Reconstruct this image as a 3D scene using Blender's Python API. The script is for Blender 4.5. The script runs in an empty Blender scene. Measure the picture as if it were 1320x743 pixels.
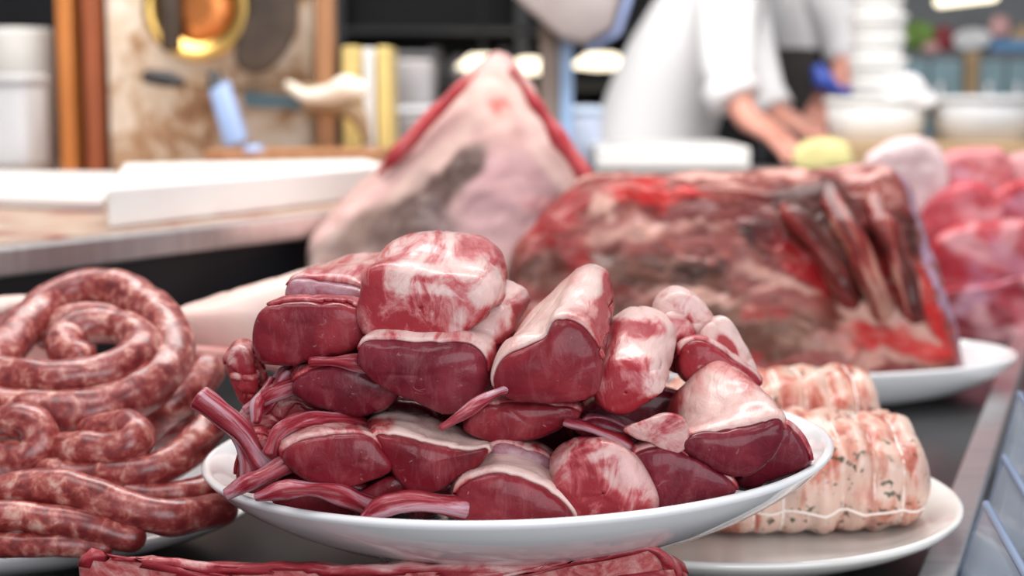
import bpy, bmesh, math, random
import numpy as np
from mathutils import Vector, Matrix, noise

random.seed(7)
SC = bpy.context.scene
COL = SC.collection
CZ = 1.12                      # camera height above the floor
F = 2000.0                     # focal length in pixels of the 1320 wide frame
PITCH = math.atan((371.5 - 110.0) / F)
CAMP = Vector((0, 0, CZ))
cp, sp = math.cos(PITCH), math.sin(PITCH)


def ray(u, v):
    x, y = (u - 660.0) / F, -(v - 371.5) / F
    return Vector((x, cp + y * sp, -sp + y * cp))


def P(u, v, d):
    """world point seen at (u, v) whose world Y is d"""
    r = ray(u, v)
    return CAMP + r * (d / r.y)


def PZ(u, v, z):
    """world point seen at (u, v) at height z relative to the lens"""
    r = ray(u, v)
    return CAMP + r * (z / r.z)


def proj(p):
    q = p - CAMP
    zc = q.y * cp - q.z * sp
    yc = q.y * sp + q.z * cp
    return 660 + F * q.x / zc, 371.5 - F * yc / zc


# ------------------------------------------------------------------ materials
MATS = {}


class NT:
    def __init__(self, name):
        self.m = bpy.data.materials.new(name)
        self.m.use_nodes = True
        self.t = self.m.node_tree
        self.b = self.t.nodes['Principled BSDF']
        self.tc = self.t.nodes.new('ShaderNodeTexCoord')

    def n(self, typ, **kw):
        x = self.t.nodes.new(typ)
        for k, v in kw.items():
            setattr(x, k, v)
        return x

    def l(self, a, b):
        self.t.links.new(a, b)

    def coord(self, scale=(1, 1, 1), rot=(0, 0, 0), out='Object'):
        mp = self.n('ShaderNodeMapping')
        mp.inputs['Scale'].default_value = scale
        mp.inputs['Rotation'].default_value = rot
        self.l(self.tc.outputs[out], mp.inputs['Vector'])
        return mp.outputs['Vector']

    def noise(self, scale, detail=4, rough=.55, dist=0, vec=None):
        x = self.n('ShaderNodeTexNoise')
        x.inputs['Scale'].default_value = scale
        x.inputs['Detail'].default_value = detail
        x.inputs['Roughness'].default_value = rough
        x.inputs['Distortion'].default_value = dist
        self.l(vec if vec is not None else self.coord(), x.inputs['Vector'])
        return x.outputs['Fac']

    def ramp(self, fac, stops, interp='LINEAR'):
        r = self.n('ShaderNodeValToRGB')
        r.color_ramp.interpolation = interp
        e = r.color_ramp.elements
        while len(e) < len(stops):
            e.new(0.5)
        for i, (p, c) in enumerate(stops):
            e[i].position = p
            e[i].color = (c[0], c[1], c[2], 1)
        self.l(fac, r.inputs['Fac'])
        return r.outputs['Color']

    def mix(self, fac, a, b, typ='MIX'):
        x = self.n('ShaderNodeMix', data_type='RGBA', blend_type=typ)
        for inp, val in ((x.inputs[0], fac), (x.inputs[6], a), (x.inputs[7], b)):
            if isinstance(val, (int, float)):
                inp.default_value = val
            elif isinstance(val, tuple):
                inp.default_value = (val[0], val[1], val[2], 1)
            else:
                self.l(val, inp)
        return x.outputs[2]

    def bump(self, h, strength=.3, dist=.002):
        x = self.n('ShaderNodeBump')
        x.inputs['Strength'].default_value = strength
        x.inputs['Distance'].default_value = dist
        self.l(h, x.inputs['Height'])
        self.l(x.outputs['Normal'], self.b.inputs['Normal'])

    def color(self, c):
        if isinstance(c, tuple):
            self.b.inputs['Base Color'].default_value = (c[0], c[1], c[2], 1)
        else:
            self.l(c, self.b.inputs['Base Color'])

    def set(self, **kw):
        for k, v in kw.items():
            self.b.inputs[k.replace('_', ' ')].default_value = v


def plain(name, c, rough=.5, metal=0, var=.12, scale=8, **kw):
    t = NT(name)
    f = t.noise(scale, 3)
    lo = tuple(max(0, x * (1 - var)) for x in c)
    hi = tuple(min(1, x * (1 + var)) for x in c)
    t.color(t.ramp(f, [(.3, lo), (.7, hi)]))
    t.set(Roughness=rough, Metallic=metal)
    t.set(**kw)
    MATS[name] = t.m
    return t.m


def sss(t, w, r=(1, .25, .15), s=.006):
    t.set(Subsurface_Weight=w, Subsurface_Scale=s)
    t.b.inputs['Subsurface Radius'].default_value = r


def fleshy(name, dark, mid, light, streak=.3, rough=.3, wet=.22, bump=.5, streak_col=(.50, .17, .18), attr=True):
    """cut muscle: mottled reds with fine fibres and a few pale threads"""
    t = NT(name)
    if attr:
        src = t.n('ShaderNodeAttribute', attribute_name='lc').outputs['Vector']
    else:
        src = t.tc.outputs['Object']
    def mp(sc, rot=(0, 0, 0)):
        m = t.n('ShaderNodeMapping')
        m.inputs['Scale'].default_value = sc
        m.inputs['Rotation'].default_value = rot
        t.l(src, m.inputs['Vector'])
        return m.outputs['Vector']
    big = t.noise(34, 4, .55, .5, mp((1, 1, .5)))
    c1 = t.ramp(big, [(.28, dark), (.5, mid), (.74, light)])
    fib = t.noise(75, 6, .7, .5, mp((1.6, .55, .5), (0, 0, .5)))
    c2 = t.mix(t.ramp(fib, [(.50, (0, 0, 0)), (.74, (streak,) * 3)]), c1, streak_col)
    sp = t.noise(150, 3, .6, 1.0, mp((1, 1.6, 1)))
    c3 = t.mix(t.ramp(sp, [(.66, (0, 0, 0)), (.74, (streak * 1.3,) * 3)]), c2, (.62, .33, .32))
    t.color(c3)
    t.set(Roughness=rough, Coat_Weight=wet, Coat_Roughness=.1, IOR=1.36, Specular_IOR_Level=.3)
    sss(t, .06, (1, .2, .15), .004)
    t.bump(t.noise(95, 6, .65, .6, mp((1.3, .8, .6))), bump, .0016)
    MATS[name] = t.m
    return t.m


def fatty(name, pale, pink, red, lo=.42, hi=.66, rough=.32, scale=55, wet=.25, amp=1.15, stretch=.35, base=None, xy=(1.25, .8)):
    """fat and silverskin over muscle: pale sheet with red showing through; attribute 'fatw' says how thick it lies"""
    t = NT(name)
    src = t.n('ShaderNodeAttribute', attribute_name='lc').outputs['Vector']
    def mp(sc):
        m = t.n('ShaderNodeMapping')
        m.inputs['Scale'].default_value = sc
        t.l(src, m.inputs['Vector'])
        return m.outputs['Vector']
    f = t.noise(scale, 8, .66, .9, mp((xy[0], xy[1], stretch)))
    a = t.n('ShaderNodeMath', operation='MULTIPLY_ADD')
    t.l(f, a.inputs[0])
    a.inputs[1].default_value = amp
    a.inputs[2].default_value = -amp * .5
    b = t.n('ShaderNodeMath', operation='ADD')
    t.l(a.outputs[0], b.inputs[0])
    if base is None:
        t.l(t.n('ShaderNodeAttribute', attribute_name='fatw').outputs['Fac'], b.inputs[1])
    else:
        b.inputs[1].default_value = base
    e = t.n('ShaderNodeMath', operation='MULTIPLY_ADD')
    t.l(t.n('ShaderNodeAttribute', attribute_name='bare').outputs['Fac'], e.inputs[0])
    e.inputs[1].default_value = -.5
    t.l(b.outputs[0], e.inputs[2])
    b = e
    mid = tuple((x + y) / 2 for x, y in zip(pale, pink))
    c = t.ramp(b.outputs[0], [(.22, red), (.40, pink), (.52, mid), (.68, pale), (.95, tuple(min(.9, x * 1.12) for x in pale))])
    t.color(c)
    t.set(Roughness=rough, Coat_Weight=wet, Coat_Roughness=.1, IOR=1.38, Specular_IOR_Level=.35)
    sss(t, .1, (1, .4, .3), .004)
    t.bump(t.noise(80, 8, .68, 1.0, mp((xy[0], xy[1], stretch * 1.3))), .6, .0018)
    MATS[name] = t.m
    return t.m


def painted(name, rough=.35, scale=70, amt=.5, wet=.25, bump=.5, streak=(.75, .55, .5), dark=(.12, .03, .03), sq=(1, 1, 1)):
    """object's own colour pattern (attribute 'col') broken up by fine grain"""
    t = NT(name)
    a = t.n('ShaderNodeAttribute', attribute_name='col')
    f = t.noise(scale, 6, .65, .8, t.coord(sq, (0, .25, 0)))
    c = t.mix(t.ramp(f, [(.5, (0, 0, 0)), (.75, (amt,) * 3)]), a.outputs['Color'], streak)
    f2 = t.noise(scale * .6, 5, .6, 1.2, t.coord(sq, (0, .3, .1)))
    c = t.mix(t.ramp(f2, [(.52, (0, 0, 0)), (.78, (amt,) * 3)]), c, dark)
    t.color(c)
    t.set(Roughness=rough, Coat_Weight=wet, Coat_Roughness=.2, Specular_IOR_Level=.22)
    t.bump(t.noise(scale * 1.3, 6, .65, .6), bump, .002)
    MATS[name] = t.m
    return t.m


fleshy('lamb_red', (.125, .006, .012), (.205, .013, .023), (.31, .032, .042))
fleshy('lamb_dark', (.085, .004, .011), (.14, .009, .020), (.22, .022, .036), streak=.24)
fleshy('lamb_bright', (.19, .010, .018), (.30, .024, .033), (.48, .07, .07), streak=.45)
fatty('lamb_fat', (.66, .45, .42), (.50, .13, .135), (.33, .024, .034), amp=2.1, scale=48)
fatty('lamb_fat_clear', (.68, .48, .44), (.58, .27, .25), (.40, .055, .06), rough=.2, amp=1.2, scale=42)
fatty('lamb_fat_red', (.62, .37, .35), (.44, .08, .09), (.28, .017, .027), amp=2.1, scale=48)
fatty('membrane', (.44, .27, .31), (.30, .09, .12), (.22, .02, .035), rough=.25, base=.55)
fatty('bone_membrane', (.50, .31, .36), (.37, .055, .075), (.22, .010, .02), base=.40, scale=130, stretch=.12, xy=(1, 1), amp=2.2, rough=.24)
fatty('strip_meat', (.60, .30, .28), (.44, .08, .08), (.24, .014, .02), base=.44, scale=60, stretch=1.2, xy=(.12, 1.4), amp=1.3)

# sausage: coarse minced meat and fat seen through the casing
t = NT('sausage')
f = t.noise(105, 5, .62, .35)
c = t.ramp(f, [(.37, (.13, .011, .010)), (.48, (.27, .036, .030)), (.56, (.42, .12, .095)), (.68, (.66, .38, .31))])
f2 = t.noise(22, 2)
c = t.mix(t.ramp(f2, [(.4, (0, 0, 0)), (.8, (.5,) * 3)]), c, (.22, .035, .045))
t.color(c)
t.set(Roughness=.34, Coat_Weight=.3, Coat_Roughness=.2)
sss(t, .06, (1, .3, .2), .003)
t.bump(t.noise(120, 4), .35, .001)
MATS['sausage'] = t.m

# rolled pork: pale fat, pink lean between, specks of herbs and pepper
t = NT('pork_roll')
v = t.coord((1.7, .5, .5))
f = t.noise(46, 5, .6, .8, v)
c = t.ramp(f, [(.36, (.40, .07, .045)), (.45, (.56, .22, .15)), (.52, (.64, .42, .34)), (.7, (.70, .54, .46))])
f3 = t.noise(22, 4, .6, .3)
c = t.mix(t.ramp(f3, [(.5, (0, 0, 0)), (.64, (.45,) * 3)]), c, (.66, .48, .40))
spk = t.ramp(t.noise(210, 2, .5, .4), [(.58, (0, 0, 0)), (.63, (1, 1, 1))])
msk = t.ramp(t.noise(34, 3), [(.47, (0, 0, 0)), (.55, (.95,) * 3)])
c = t.mix(t.mix(1.0, spk, msk, 'MULTIPLY'), c, (.05, .05, .02))
t.color(c)
t.set(Roughness=.4, Coat_Weight=.2)
sss(t, .2, (1, .5, .4), .005)
t.bump(t.noise(90, 5), .4, .002)
MATS['pork_roll'] = t.m

t = NT('pork_skin')
f = t.noise(14, 4, .5, .3)
c = t.ramp(f, [(.3, (.80, .52, .46)), (.6, (.88, .66, .59)), (.8, (.90, .72, .66))])
t.color(c)
t.set(Roughness=.42, Coat_Weight=.1)
sss(t, .25, (1, .5, .4), .006)
t.bump(t.noise(200, 3), .15, .001)
MATS['pork_skin'] = t.m
fatty('pork_lean', (.74, .46, .42), (.60, .22, .20), (.44, .10, .09), base=.5)

painted('beef_fat', rough=.45, scale=45, amt=.22, wet=.05, streak=(.74, .58, .52), dark=(.34, .20, .17))
painted('beef_rib', rough=.36, scale=34, amt=.6, wet=.12, bump=.8, streak=(.46, .22, .18), dark=(.03, .005, .004), sq=(.55, 1, 1.9))
painted('beef_pile', rough=.36, scale=16, amt=.4, wet=.1, streak=(.62, .30, .31), dark=(.26, .016, .028))
fleshy('beef_red', (.26, .014, .02), (.42, .035, .045), (.50, .09, .09), streak=.3, attr=False)
fatty('beef_bone', (.44, .24, .18), (.22, .018, .016), (.07, .012, .009), base=.34, amp=2.2, scale=40, stretch=.15, xy=(1, 1))

# ceramics, metals and the rest of the stall
t = NT('ceramic')
t.color((.89, .89, .90))
t.set(Roughness=.12, Coat_Weight=.6, Coat_Roughness=.05)
MATS['ceramic'] = t.m
plain('ceramic_cream', (.84, .81, .77), .14, Coat_Weight=.5)
t = NT('steel')
f = t.noise(10, 4, .6, 0, t.coord((1, 14, 1)))
t.color(t.ramp(f, [(.3, (.66, .64, .64)), (.7, (.82, .80, .80))]))
t.set(Metallic=1, Roughness=.3)
MATS['steel'] = t.m
t = NT('bed_steel')
f = t.noise(7, 4, .6, .3)
t.color(t.ramp(f, [(.3, (.018, .018, .02)), (.7, (.04, .04, .04))]))
t.set(Metallic=.3, Roughness=.28)
MATS['bed_steel'] = t.m
plain('black_panel', (.008, .009, .012), .35)
plain('black_plastic', (.015, .015, .018), .4)
plain('white_board', (.78, .77, .75), .45, var=.05, scale=5)
t = NT('stained_board')
f = t.noise(9, 5, .6, .6)
t.color(t.ramp(f, [(.38, (.26, .04, .03)), (.47, (.42, .27, .20)), (.6, (.48, .39, .31))]))
t.set(Roughness=.4)
MATS['stained_board'] = t.m


def wood(name, a, b, scale=6, rough=.5):
    t = NT(name)
    f = t.noise(scale, 6, .6, 1.5, t.coord((6, 6, .6)))
    t.color(t.ramp(f, [(.3, a), (.7, b)]))
    t.set(Roughness=rough)
    MATS[name] = t.m


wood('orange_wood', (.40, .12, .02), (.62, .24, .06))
wood('orange_wood_shaded', (.20, .045, .012), (.34, .09, .03))  # darker copy of the orange wood, shade coloured into the post's side face
wood('brown_wood', (.28, .12, .05), (.44, .22, .10))
t = NT('plaster')
f = t.noise(11, 7, .65, .8)
t.color(t.ramp(f, [(.32, (.24, .11, .05)), (.44, (.44, .27, .15)), (.53, (.68, .56, .43)), (.7, (.80, .73, .64))]))
t.set(Roughness=.8)
t.bump(t.noise(30, 6), .3, .01)
MATS['plaster'] = t.m
plain('cloth_white', (.84, .83, .84), .8, var=.04, scale=4)
plain('cloth_shade', (.74, .72, .73), .8, var=.05, scale=4)
plain('cloth_dark', (.035, .03, .03), .85)
plain('trouser_grey', (.12, .12, .14), .85)
t = NT('skin')
t.color(t.ramp(t.noise(12, 3), [(.3, (.62, .27, .20)), (.7, (.74, .36, .28))]))
t.set(Roughness=.5)
sss(t, .2)
MATS['skin'] = t.m
plain('hair_dark', (.03, .018, .012), .6)
plain('eye_white', (.8, .8, .78), .2)
plain('lip', (.5, .18, .15), .4)
plain('brass', (.72, .46, .14), .3, 1)
plain('copper', (.62, .22, .07), .35, 1)
plain('cured_meat', (.055, .035, .022), .6, var=.5, scale=12)
plain('pale_bone', (.80, .72, .60), .5)
plain('horn_brown', (.30, .20, .11), .5, var=.3)
plain('blade_teal', (.10, .17, .20), .35, .4)
plain('sheath_blue', (.26, .36, .58), .4)
plain('label_grey', (.66, .66, .68), .5)
plain('blue_white', (.60, .72, .88), .5)
plain('olive', (.10, .09, .03), .6)
plain('yellow_board', (.74, .56, .20), .5)
plain('yellow_paper', (.80, .72, .32), .6)
plain('grey_metal', (.33, .31, .31), .4, .5)
plain('dim_grey', (.12, .115, .12), .6, var=.3)
plain('scale_beige', (.42, .36, .35), .5)
plain('scale_blue', (.36, .44, .72), .4)
plain('post_brown', (.30, .23, .19), .5)
plain('post_blue', (.38, .56, .85), .4)
plain('crate_blue', (.46, .52, .66), .5)
plain('cabinet_teal', (.24, .36, .40), .5)
plain('awning_blue', (.12, .30, .55), .5)
plain('glove_blue', (.06, .12, .55), .4)
plain('green_leaf', (.12, .22, .03), .6, var=.5, scale=20)
plain('dark_red', (.24, .02, .03), .5)
plain('pink_pack', (.65, .36, .34), .5)
plain('tan_box', (.45, .30, .16), .6)
plain('wall_dark', (.012, .012, .014), .8)
plain('shelf_black', (.03, .03, .032), .6)
plain('roll_white', (.56, .56, .53), .7)
plain('tub_dull', (.50, .50, .51), .5)
plain('wall_mid', (.16, .17, .18), .8)
plain('floor_tile', (.22, .21, .20), .5)
plain('tub_white', (.82, .81, .79), .4)
plain('tub_grey', (.66, .67, .68), .4)
plain('string', (.88, .80, .74), .7)
t = NT('clear_blue')
t.color((.62, .70, .80))
t.set(Roughness=.12, Transmission_Weight=.65, IOR=1.2, Coat_Weight=.3)
MATS['clear_blue'] = t.m
plain('edge_blue', (.20, .26, .38), .25)
plain('ticket', (.62, .66, .72), .5, var=.25, scale=14)
t = NT('lamp_glow')
t.color((.9, .85, .7))
t.b.inputs['Emission Color'].default_value = (1, .86, .62, 1)
t.set(Emission_Strength=2.2)
MATS['lamp_glow'] = t.m


# ------------------------------------------------------------------ object helpers
def thing(name, label, cat, loc, group=None):
    o = bpy.data.objects.new(name, None)
    COL.objects.link(o)
    o.location = loc
    o.empty_display_size = .02
    o['label'] = label
    o['category'] = cat
    if group:
        o['group'] = group
    return o


def tag(o, label, cat, group=None, kind=None):
    if label:
        o['label'] = label
    if cat:
        o['category'] = cat
    if group:
        o['group'] = group
    if kind:
        o['kind'] = kind
    return o


def world_loc(o):
    v = Vector((0, 0, 0))
    while o is not None:
        v += o.location
        o = o.parent
    return v


def link(name, bm, mat, parent=None, origin=None, smooth=True, label=None):
    """links a bmesh given in world coordinates as one mesh object"""
    if parent is not None:
        base = world_loc(parent)
        loc = Vector((0, 0, 0))
    else:
        if origin is None:
            lo = Vector((min(v.co.x for v in bm.verts), min(v.co.y for v in bm.verts), min(v.co.z for v in bm.verts)))
            hi = Vector((max(v.co.x for v in bm.verts), max(v.co.y for v in bm.verts), 0))
            origin = Vector(((lo.x + hi.x) / 2, (lo.y + hi.y) / 2, lo.z))
        base = origin
        loc = origin
    bmesh.ops.translate(bm, verts=bm.verts, vec=-base)
    me = bpy.data.meshes.new(name)
    bm.normal_update()
    bm.to_mesh(me)
    bm.free()
    if smooth:
        me.polygons.foreach_set('use_smooth', [True] * len(me.polygons))
    me.materials.append(MATS[mat] if isinstance(mat, str) else mat)
    o = bpy.data.objects.new(name, me)
    COL.objects.link(o)
    o.location = loc
    if parent is not None:
        o.parent = parent
    if label:
        o['label'] = label
    return o


def bm_new():
    return bmesh.new()


def add_hull(bm, bottom, top, bevel=.002, seg=2):
    """closed prism between two vertex loops"""
    b = bmesh.new()
    vb = [b.verts.new(p) for p in bottom]
    vt = [b.verts.new(p) for p in top]
    n = len(vb)
    b.faces.new(vb[::-1])
    b.faces.new(vt)
    for i in range(n):
        b.faces.new((vb[i], vb[(i + 1) % n], vt[(i + 1) % n], vt[i]))
    bmesh.ops.recalc_face_normals(b, faces=b.faces)
    if bevel:
        bmesh.ops.bevel(b, geom=list(b.edges), offset=bevel, segments=seg, affect='EDGES', profile=.5)
    me = bpy.data.meshes.new('tmp')
    b.to_mesh(me)
    b.free()
    bm.from_mesh(me)
    bpy.data.meshes.remove(me)
    return bm


def add_box(bm, lo, hi, bevel=.002, rotz=0):
    x0, y0, z0 = lo
    x1, y1, z1 = hi
    c = Vector(((x0 + x1) / 2, (y0 + y1) / 2, 0))
    R = Matrix.Rotation(rotz, 3, 'Z')
    f = lambda x, y, z: R @ (Vector((x, y, z)) - c) + c
    return add_hull(bm, [f(x0, y0, z0), f(x1, y0, z0), f(x1, y1, z0), f(x0, y1, z0)],
                    [f(x0, y0, z1), f(x1, y0, z1), f(x1, y1, z1), f(x0, y1, z1)], bevel)


def lathe(prof, c, a=1.0, b=1.0, n=96, tilt=None):
    """closed profile of (r, z) revolved; a, b stretch in x, y"""
    bm = bmesh.new()
    rings = []
    for r, z in prof:
        if r < 1e-6:
            rings.append([bm.verts.new((0, 0, z))])
        else:
            rings.append([bm.verts.new((r * a * math.cos(2 * math.pi * i / n), r * b * math.sin(2 * math.pi * i / n), z)) for i in range(n)])
    for A, B in zip(rings, rings[1:]):
        for i in range(n):
            j = (i + 1) % n
            if len(A) == 1 and len(B) == 1:
                continue
            if len(A) == 1:
                bm.faces.new((A[0], B[i], B[j]))
            elif len(B) == 1:
                bm.faces.new((A[i], B[0], A[j]))
            else:
                bm.faces.new((A[i], B[i], B[j], A[j]))
    bmesh.ops.recalc_face_normals(bm, faces=bm.faces)
    if tilt is not None:
        bmesh.ops.rotate(bm, verts=bm.verts, cent=(0, 0, 0), matrix=tilt)
    bmesh.ops.translate(bm, verts=bm.verts, vec=c)
    return bm


def catmull(pts, k=8, closed=False):
    pts = [Vector(p) for p in pts]
    n = len(pts)
    out = []
    rng = n if closed else n - 1
    for i in range(rng):
        if closed:
            p0, p1, p2, p3 = pts[i - 1], pts[i], pts[(i + 1) % n], pts[(i + 2) % n]
        else:
            p1, p2 = pts[i], pts[i + 1]
            p0 = pts[i - 1] if i > 0 else p1 * 2 - p2
            p3 = pts[i + 2] if i + 2 < n else p2 * 2 - p1
        for j in range(k):
            t = j / k
            out.append(.5 * ((2 * p1) + (p2 - p0) * t + (2 * p0 - 5 * p1 + 4 * p2 - p3) * t * t + (3 * p1 - p0 - 3 * p2 + p3) * t ** 3))
    if not closed:
        out.append(pts[-1])
    return out


def tube(path, radii, n=14, lump=0, lump_k=60, bm=None, flat=1.0, ends=1.0, seed=0):
    """round-ended tube along world points"""
    bm = bm or bmesh.new()
    lcl = bm.verts.layers.float_vector.get('lc') or bm.verts.layers.float_vector.new('lc')
    arc = [0]
    for i in range(1, len(path)):
        arc.append(arc[-1] + (path[i] - path[i - 1]).length)
    N = len(path)
    if not isinstance(radii, (list, tuple)):
        radii = [radii] * 2
    def rad(s):
        x = s * (len(radii) - 1)
        i = min(int(x), len(radii) - 2)
        return radii[i] + (radii[i + 1] - radii[i]) * (x - i)
    tang = []
    for i in range(N):
        a, b = path[max(0, i - 1)], path[min(N - 1, i + 1)]
        tang.append((b - a).normalized())
    up = Vector((0, 0, 1))
    if abs(tang[0].dot(up)) > .9:
        up = Vector((0, 1, 0))
    nrm = (up - tang[0] * up.dot(tang[0])).normalized()
    rings = []
    spec = []
    for k in (.35, .7, .92):
        spec.append((0, -math.sqrt(1 - k * k) * ends, k))
    for i in range(N):
        spec.append((i, 0, 1))
    for k in (.92, .7, .35):
        spec.append((N - 1, math.sqrt(1 - k * k) * ends, k))
    last = 0
    for i, off, k in spec:
        tg = tang[i]
        nrm = (nrm - tg * nrm.dot(tg)).normalized()
        bn = tg.cross(nrm)
        r = rad(i / (N - 1))
        c = path[i] + tg * off * r
        ring = []
        for j in range(n):
            a = 2 * math.pi * j / n
            dirv = nrm * math.cos(a) * flat + bn * math.sin(a)
            p = c + dirv * r * k
            if lump:
                p += dirv * lump * noise.noise(p * lump_k + Vector((seed, seed * 2.1, 0)))
            tv = bm.verts.new(p)
            tv[lcl] = (r * math.cos(a) + seed * .1, r * math.sin(a), arc[i])
            ring.append(tv)
        rings.append(ring)
    for A, B in zip(rings, rings[1:]):
        for j in range(n):
            bm.faces.new((A[j], A[(j + 1) % n], B[(j + 1) % n], B[j]))
    bm.faces.new(rings[0][::-1])
    bm.faces.new(rings[-1])
    bmesh.ops.recalc_face_normals(bm, faces=bm.faces)
    return bm


def resample(poly, n):
    """closed outline -> n points, evenly by length, starting at its topmost point, clockwise in the picture"""
    A = sum(poly[i - 1][0] * poly[i][1] - poly[i][0] * poly[i - 1][1] for i in range(len(poly)))
    if A < 0:
        poly = poly[::-1]
    d = [p[2] if len(p) > 2 else 0 for p in poly]
    dense = catmull([(p[0], p[1], d[i] * 1000) for i, p in enumerate(poly)], 16, True)
    cx = sum(p.x for p in dense) / len(dense)
    s = min(range(len(dense)), key=lambda i: dense[i].y + .15 * abs(dense[i].x - cx))
    dense = dense[s:] + dense[:s]
    L = [0]
    for i in range(len(dense)):
        L.append(L[-1] + (dense[(i + 1) % len(dense)] - dense[i]).xy.length)
    out = []
    k = 0
    for i in range(n):
        x = L[-1] * i / n
        while L[k + 1] < x:
            k += 1
        f = (x - L[k]) / max(1e-9, L[k + 1] - L[k])
        p = dense[k].lerp(dense[(k + 1) % len(dense)], f)
        out.append((p.x, p.y, p.z / 1000))
    return out


def shifted(poly, du, dv, sc):
    cx = sum(p[0] for p in poly) / len(poly)
    cy = sum(p[1] for p in poly) / len(poly)
    return [((p[0] - cx) * sc + cx + du, (p[1] - cy) * sc + cy + dv) for p in poly]


PROF = [(-.035, .001), (-.035, .10), (-.034, .19), (-.033, .28), (-.031, .37), (-.029, .45), (-.027, .53), (-.024, .61), (-.020, .68), (-.016, .75), (-.011, .81), (-.005, .87), (.006, .93), (.02, .968), (.038, .988), (.065, 1.0), (.09, 1.005),
        (.12, 1.01), (.16, 1.015), (.2, 1.02), (.25, 1.025), (.3, 1.03), (.35, 1.03), (.4, 1.03), (.45, 1.03), (.5, 1.03), (.55, 1.025), (.6, 1.02), (.7, 1.0), (.79, .97), (.87, .91), (.93, .82), (.97, .68), (.99, .48), (1.0, .25), (1.0, .001)]


def loft(front, back, df, db, n=84, prof=PROF, a1=.0022, k1=30, a2=.0009, k2=95, seed=0, refine=1, crease=.3):
    """solid lofted from a front outline to a back outline, capped and lumpy. returns bmesh + t per vertex"""
    Fp = [P(p[0], p[1], df + p[2]) for p in resample(front, n)]
    Bp = [P(p[0], p[1], db + p[2]) for p in resample(back, n)]
    cF = sum(Fp, Vector()) / n
    cB = sum(Bp, Vector()) / n
    if refine > 1:
        pr = []
        for (t0, s0), (t1, s1) in zip(prof, prof[1:]):
            for j in range(refine):
                pr.append((t0 + (t1 - t0) * j / refine, s0 + (s1 - s0) * j / refine))
        prof = pr + [prof[-1]]
    bm = bmesh.new()
    lay = bm.verts.layers.float.new('t')
    rings = []
    for t, s in prof:
        c = cF.lerp(cB, t)
        ring = []
        for i in range(n):
            p = Fp[i].lerp(Bp[i], t)
            v = bm.verts.new(c + (p - c) * s)
            v[lay] = t if s > .9 or t > .5 else -1
            ring.append(v)
        rings.append(ring)
    for A, B in zip(rings, rings[1:]):
        for j in range(n):
            bm.faces.new((A[j], A[(j + 1) % n], B[(j + 1) % n], B[j]))
    bm.faces.new(rings[0][::-1])
    bm.faces.new(rings[-1])
    bmesh.ops.recalc_face_normals(bm, faces=bm.faces)
    for _ in range(1):
        bmesh.ops.smooth_vert(bm, verts=bm.verts, factor=.4, use_axis_x=True, use_axis_y=True, use_axis_z=True)
    bm.normal_update()
    sv = Vector((seed * 3.17, seed * 1.7, seed * .61))
    mv = []
    for v in bm.verts:
        h = a1 * noise.noise(v.co * k1 + sv) + a2 * noise.noise(v.co * k2 + sv)
        q = abs(noise.noise(v.co * k1 * 1.7 + sv * 2))
        flatten = .3 if v[lay] < 0 and a1 < .006 else (.65 if v[lay] < .1 and a1 < .006 else 1)
        h = h * flatten - crease * a1 * flatten * max(0, 1 - q * 9)
        mv.append(v.co + v.normal * h)
    for v, p in zip(bm.verts, mv):
        v.co = p
    bm.normal_update()
    return bm


def shell(bm, fdir, thr, thick=.0009, noise_k=42, noise_a=.45, seed=0, front_cut=.03, fade=.3):
    """sheet of fat lying over the solid where it faces fdir; its border dives under the surface"""
    fdir = Vector(fdir).normalized()
    lay = bm.verts.layers.float['t']
    sv = Vector((seed * 1.3, seed * 2.3, 5))
    f, side = {}, {}
    for v in bm.verts:
        x = v.normal.dot(fdir) - thr + noise_a * noise.noise(v.co * noise_k + sv) + .22 * noise.noise(v.co * noise_k * 3.1 + sv)
        t = v[lay]
        side[v] = x
        if front_cut is not None:
            if t < 0:
                x = min(x, -.3)
            else:
                x = min(x, (t - front_cut) * 10)
        f[v] = x
    out = bmesh.new()
    bl = out.verts.layers.float.new('bare')
    mp = {}
    def get(v):
        if v not in mp:
            h = max(-1.0, min(1.0, f[v] / fade))
            mp[v] = out.verts.new(v.co + v.normal * thick * (h if h > 0 else h * .8))
            mp[v][bl] = max(0.0, min(1.0, 1 - side[v] / .55)) ** 1.5
        return mp[v]
    for fc in bm.faces:
        if max(f[v] for v in fc.verts) > 0 and len(fc.verts) <= 4:
            out.faces.new([get(v) for v in fc.verts])
    if not out.faces:
        out.free()
        return None
    out.normal_update()
    # give the sheet an underside so it is a closed piece
    g = bmesh.ops.extrude_face_region(out, geom=list(out.faces))
    return solid_under(out, g, thick)


def solid_under(out, g, thick):
    newv = [e for e in g['geom'] if isinstance(e, bmesh.types.BMVert)]
    # extruded copy becomes the outside; push the original inside
    newset = set(newv)
    for v in out.verts:
        if v not in newset:
            v.co -= v.normal * thick * 1.6
    bmesh.ops.recalc_face_normals(out, faces=out.faces)
    return out


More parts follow.
